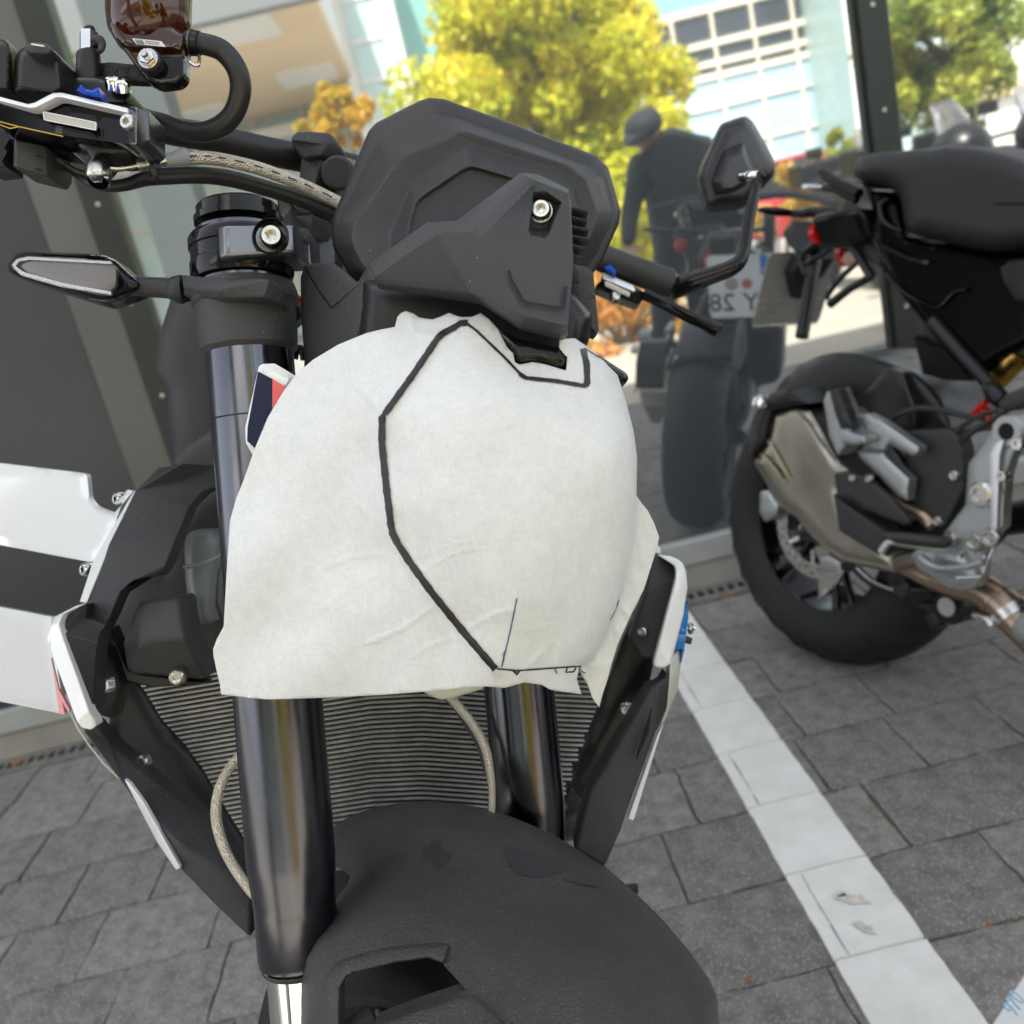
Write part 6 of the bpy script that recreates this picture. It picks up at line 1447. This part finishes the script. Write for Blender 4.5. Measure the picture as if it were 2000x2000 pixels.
btube('red_hose', 6, [(1640, 475, 8), (1670, 450, 9), (1720, 410, 12), (1700, 450, 9), (1730, 500, 10), (1780, 545, 9), (1850, 580, 9), (1880, 590, 8)], .10, K['red_plastic'], 3, 12)
btube('cable', 6, [(1130, 540, 4), (1200, 480, 5), (1320, 440, 6), (1460, 450, 6), (1560, 475, 6), (1700, 500, 5)], .19, K['rubber'], 6, 10)
btube('cable', 6, [(1515, 600, 5), (1590, 530, 5), (1680, 480, 5), (1780, 450, 5)], .19, K['rubber'], 6, 10)
btube('cable', 6, [(1560, 640, 6), (1640, 570, 6), (1760, 500, 6), (1830, 450, 6)], .19, K['rubber'], 6, 10)
bm = bmesh.new()
for k in range(9):
    a = P(*T(6, [(1310 + 6 * k, 30 + 24 * k)])[0], Bz(.06)(*T(6, [(1310 + 6 * k, 30 + 24 * k)])[0])); b = P(*T(6, [(1500 + 18 * k, 90 + 22 * k)])[0], Bz(.06)(*T(6, [(1500 + 18 * k, 90 + 22 * k)])[0]))
    bm_sweep(bm, [a, (a + b) / 2 + Vector((0, 0, -.006)), b], .005, 6, 2)
fn_ = frombm('rectifier_fins', bm, K['satin_black'], bk2, 50)
bpanel('rectifier', 6, [(1310, -80), (1600, -60), (1760, 200), (1640, 250), (1500, 250), (1380, 210), (1320, 120)], .05, K['satin_black'], .08, .01, 12, 6, 12)
# ---- seat, tail and plate
tf = bpanel('tail_fairing', 3, [(1205, 460), (1255, 500), (1330, 520), (1380, 580), (1395, 680), (1420, 720), (1800, 790), (1990, 790), (1990, 1180), (1860, 1240), (1700, 1330), (1620, 1260), (1500, 1110), (1380, 960), (1300, 830), (1262, 740), (1250, 700), (1262, 600), (1240, 520)], .095, K['deep_black'], .19, .02, 14, 5, 11)
bpanel('tail_lip', 3, [(1262, 730), (1300, 740), (1420, 800), (1520, 820), (1500, 835), (1420, 815), (1330, 775)], .108, K['gloss_black'], .02, .004, 5, 3, 8)
btube('tail_crease', 3, [(1330, 540, 3), (1295, 570, 5), (1300, 620, 6), (1330, 660, 5), (1390, 685, 3)], .103, K['gloss_black'], 6, 10)
btube('tail_crease', 3, [(1310, 870, 3), (1400, 960, 3), (1500, 1010, 3), (1560, 1020, 3), (1620, 960, 4), (1680, 945, 4)], .10, K['gloss_black'], 5, 8)
seat2 = bpanel('seat', 'E', [(320, 660), (330, 590), (375, 510), (540, 472), (800, 455), (1100, 425), (1200, 405), (1450, 415), (1700, 462), (1932, 530), (2150, 640), (2150, 1380), (1932, 1385), (1700, 1418), (1400, 1372), (1100, 1300), (900, 1250), (825, 1205), (795, 1130), (780, 1000), (765, 920), (730, 855), (640, 800), (560, 778), (400, 738), (335, 700)], .135, K['seat_vinyl'], .17, .06, 42, 6, 9, smooth=70)
btube('seat_seam', 'E', [(1660, 958, 1.2), (1800, 955, 1.2), (2000, 955, 1.2)], .137, K['gloss_black'], 3, 6)
bpanel('inner_mudguard', 'E', [(235, 930), (330, 960), (500, 1090), (478, 1290), (560, 1430), (600, 1570), (540, 1530), (440, 1480), (330, 1300), (210, 1050)], .04, K['fender_plastic'], .08, .006, 10, 4, 8)
bpanel('electrics_box', 'E', [(1700, 1560), (1800, 1480), (2000, 1460), (2000, 1900), (1850, 1890), (1740, 1700)], .10, K['satin_black'], .02, .008, 8, 5, 9)
btube('tail_bracket', 3, [(1010, 410, 3), (1040, 430, 10), (1100, 470, 10), (1200, 520, 12)], .06, K['satin_black'], 3, 10)
btube('tail_bracket', 3, [(1040, 495, 6), (1100, 500, 8), (1190, 550, 8)], .06, K['satin_black'], 3, 10)
btube('chrome_stub', 3, [(955, 485, 5), (970, 490, 6), (1040, 492, 5)], .10, K['chrome'], 3, 12)
btube('holder_arm', 3, [(1105, 650, 9), (1170, 750, 9), (1255, 890, 9)], .05, K['satin_black'], 1, 8)
btube('holder_arm', 3, [(1255, 885, 8), (1160, 940, 8), (1070, 1010, 9)], .03, K['satin_black'], 1, 8)
btube('holder_arm', 3, [(1200, 820, 5), (1130, 880, 6), (1065, 960, 6), (1055, 990, 6)], .03, K['satin_black'], 2, 8)
btube('holder_arm', 3, [(1115, 650, 6), (1000, 740, 6), (940, 800, 6), (955, 860, 5), (965, 880, 4)], .0, K['satin_black'], 2, 8)
btube('holder_arm', 3, [(1130, 730, 5), (1050, 780, 6), (960, 835, 5)], -.02, K['satin_black'], 2, 8)
bpanel('holder_box', 3, [(905, 640), (1100, 640), (1040, 700), (1000, 760), (930, 790), (880, 740), (860, 690)], -.03, K['satin_black'], .06, .006, 8, 4, 9)
btube('rear_indicator', 3, [(750, 590, 2), (780, 592, 7), (840, 598, 9), (900, 605, 7), (960, 608, 8)], [.20, .18, .15, .12, .1], K['gloss_black'], 4, 12)
btube('indicator_arm', 3, [(935, 610, 8), (1000, 600, 10), (1110, 605, 9)], [.1, .07, .04], K['plastic_smooth'], 3, 12)
btube('rear_indicator', 3, [(960, 655, 7), (1050, 640, 6), (1100, 620, 6)], [-.2, -.13, -.05], K['gloss_black'], 4, 12)
# number plate: 180 x 200 mm, seen from behind through the bike and from the front in the glass
pth = R(32); pu = (bu * math.cos(pth) + bf * math.sin(pth)).normalized()
pcn = onplane(1552, 565, Vector((0, GLASS - .215, 0)), Vector((0, 1, 0)))
a8 = R(6); pbr = -(Vector((math.cos(a8), math.sin(a8), 0)) * math.cos(LEAN) - zz * math.sin(LEAN)).normalized()
pu = (pu - pbr * pu.dot(pbr)).normalized()
pn = pbr.cross(pu).normalized()                    # outward, to the rear
if pn.dot(bf) > 0: pn = -pn
def PL(a, b, c=0): return pcn + pbr * a + pu * b + pn * c     # a runs to the right as read from the rear
plate = None
bm = bmesh.new()
def rrect(wd, hg_, r, c):
    out = []
    for (sx_, sy_, a0) in ((1, 1, 0), (-1, 1, 90), (-1, -1, 180), (1, -1, 270)):
        for k in range(5):
            a = R(a0 + 22.5 * k); out.append(PL(sx_ * (wd / 2 - r) + r * math.cos(a), sy_ * (hg_ / 2 - r) + r * math.sin(a), c))
    return out
ra = -br
if (ra.cross(pu)).dot(pn) < 0: pass
f_ = [bm.verts.new(p) for p in rrect(.18, .20, .012, .0012)]; b_ = [bm.verts.new(p) for p in rrect(.18, .20, .012, -.0012)]
bm.faces.new(f_); bm.faces.new(b_)
for i in range(20): k = (i + 1) % 20; bm.faces.new((f_[i], f_[k], b_[k], b_[i]))
mat('plate_back', (.36, .36, .345), .5, .5)
plate = frombm('number_plate', bm, K['plate_back'], bk2, 30)
def pquad(name, a0, a1, b0, b1, c, mt_, parent):
    bm = bmesh.new(); bm.faces.new([bm.verts.new(PL(*q, c)) for q in ((a0, b0), (a1, b0), (a1, b1), (a0, b1))]); return frombm(name, bm, mt_, parent, 0)
pquad('plate_face', -.087, .087, -.097, .097, .0016, K['white_paint'], plate)
# as read from behind the motorcycle: x axis runs to the rider's right
xr_ = br; sgn = 1
pquad('blue_band', .062 * -1, -.086, .03, .095, .0020, K['blue_paint'], plate)
def ptext(s, a, b, size, c=.0022, mt_=None, back=False):
    # read from the rear the rider's right is on the reader's right
    o = text3('digits', s, pcn + pbr * a + pu * b + pn * c, pbr, pu, size, mt_ or K['ink'], plate, .0012)
    return o
ptext('BY 28', .0, -.055, .078)
ptext('D', -.074, .045, .022, .0024, K['white_print'])
for (a, col) in ((.025, 'grey_seal'), (-.02, 'red_seal')):
    if col not in MT: mat(col, (.35, .33, .32) if 'grey' in col else (.55, .12, .06), .5)
    lathe('seal', pcn + pbr * a + pu * .005 + pn * .0018, pn, [(0, .0006), (.019 if 'grey' in col else .015, .0006), (.02 if 'grey' in col else .016, 0)], K[col], plate, 24)
# embossing seen on the bare back of the plate
text3('embossing', 'BY 28', pcn - pn * .0016 - pu * .055, pbr, pu, .078, K['plate_back'], plate, .0030)
wtube('plate_rim', [PL(-.088, .09, 0), PL(-.09, -.09, 0)], .0022, K['steel'], plate, 1, 8)
wtube('plate_rim', [PL(.09, .09, 0), PL(.09, -.09, 0)], .0022, K['steel'], plate, 1, 8)
wtube('plate_rim', [PL(-.088, -.099, 0), PL(.088, -.099, 0)], .0026, K['steel'], plate, 1, 8)
bm = bmesh.new(); pz = [(-.085, .1), (.035, .1), (.045, .05), (.01, -.02), (-.02, -.03), (-.06, .03)]
a = [bm.verts.new(PL(x, y, -.004)) for x, y in pz]; b = [bm.verts.new(PL(x * .75, y * .7 + .03, -.035)) for x, y in pz]
bm.faces.new(a); bm.faces.new(b)
for i in range(6): k = (i + 1) % 6; bm.faces.new((a[i], a[k], b[k], b[i]))
o = frombm('plate_mount', bm, K['satin_black'], bk2, 30); bevel(o, .004, 2)
wtube('mount_stem', [PL(0, .08, -.03), PL(0, .16, -.04), BL(-.12, 0, .74)], .016, K['satin_black'], bk2, 4, 12)
# rear of the tail: lamp unit, seen only in the glass
pt_ = P(1690, 440, Bz(0)(1690, 440))
tx = (pt_ - ct2).dot(bf); tz = (pt_ - ct2).dot(bu)
bm = bmesh.new(); bmesh.ops.create_cube(bm, size=1)
for v_ in bm.verts: v_.co = BL(tx + .02 + v_.co.x * .14 , v_.co.y * (.24 if v_.co.z > 0 else .16), tz - .01 + v_.co.z * .07)
o = frombm('tail_cowl', bm, K['gloss_black'], bk2, 35); bevel(o, .02, 4)
for s in (-.085, .085):
    lathe('tail_lamp', BL(tx - .05, s, tz - .01), -bf, [(0, -.01), (.022, -.01), (.022, .004), (.015, .01), (0, .012)], mat('red_lens', (.5, .01, .01), .1, coat=.8) if 'red_lens' not in MT else K['red_lens'], bk2, 20)
lathe('plate_lamp', BL(tx - .05, 0, tz - .05), -bf, [(0, -.01), (.03, -.01), (.03, .003), (0, .006)], K['red_lens'], bk2, 20)
for k in range(3): lathe('reflector_dot', BL(tx - .052, -.02 + .02 * k, tz + .012), -bf, [(0, 0), (.006, 0), (.006, .003), (0, .004)], K['chrome'], bk2, 12)
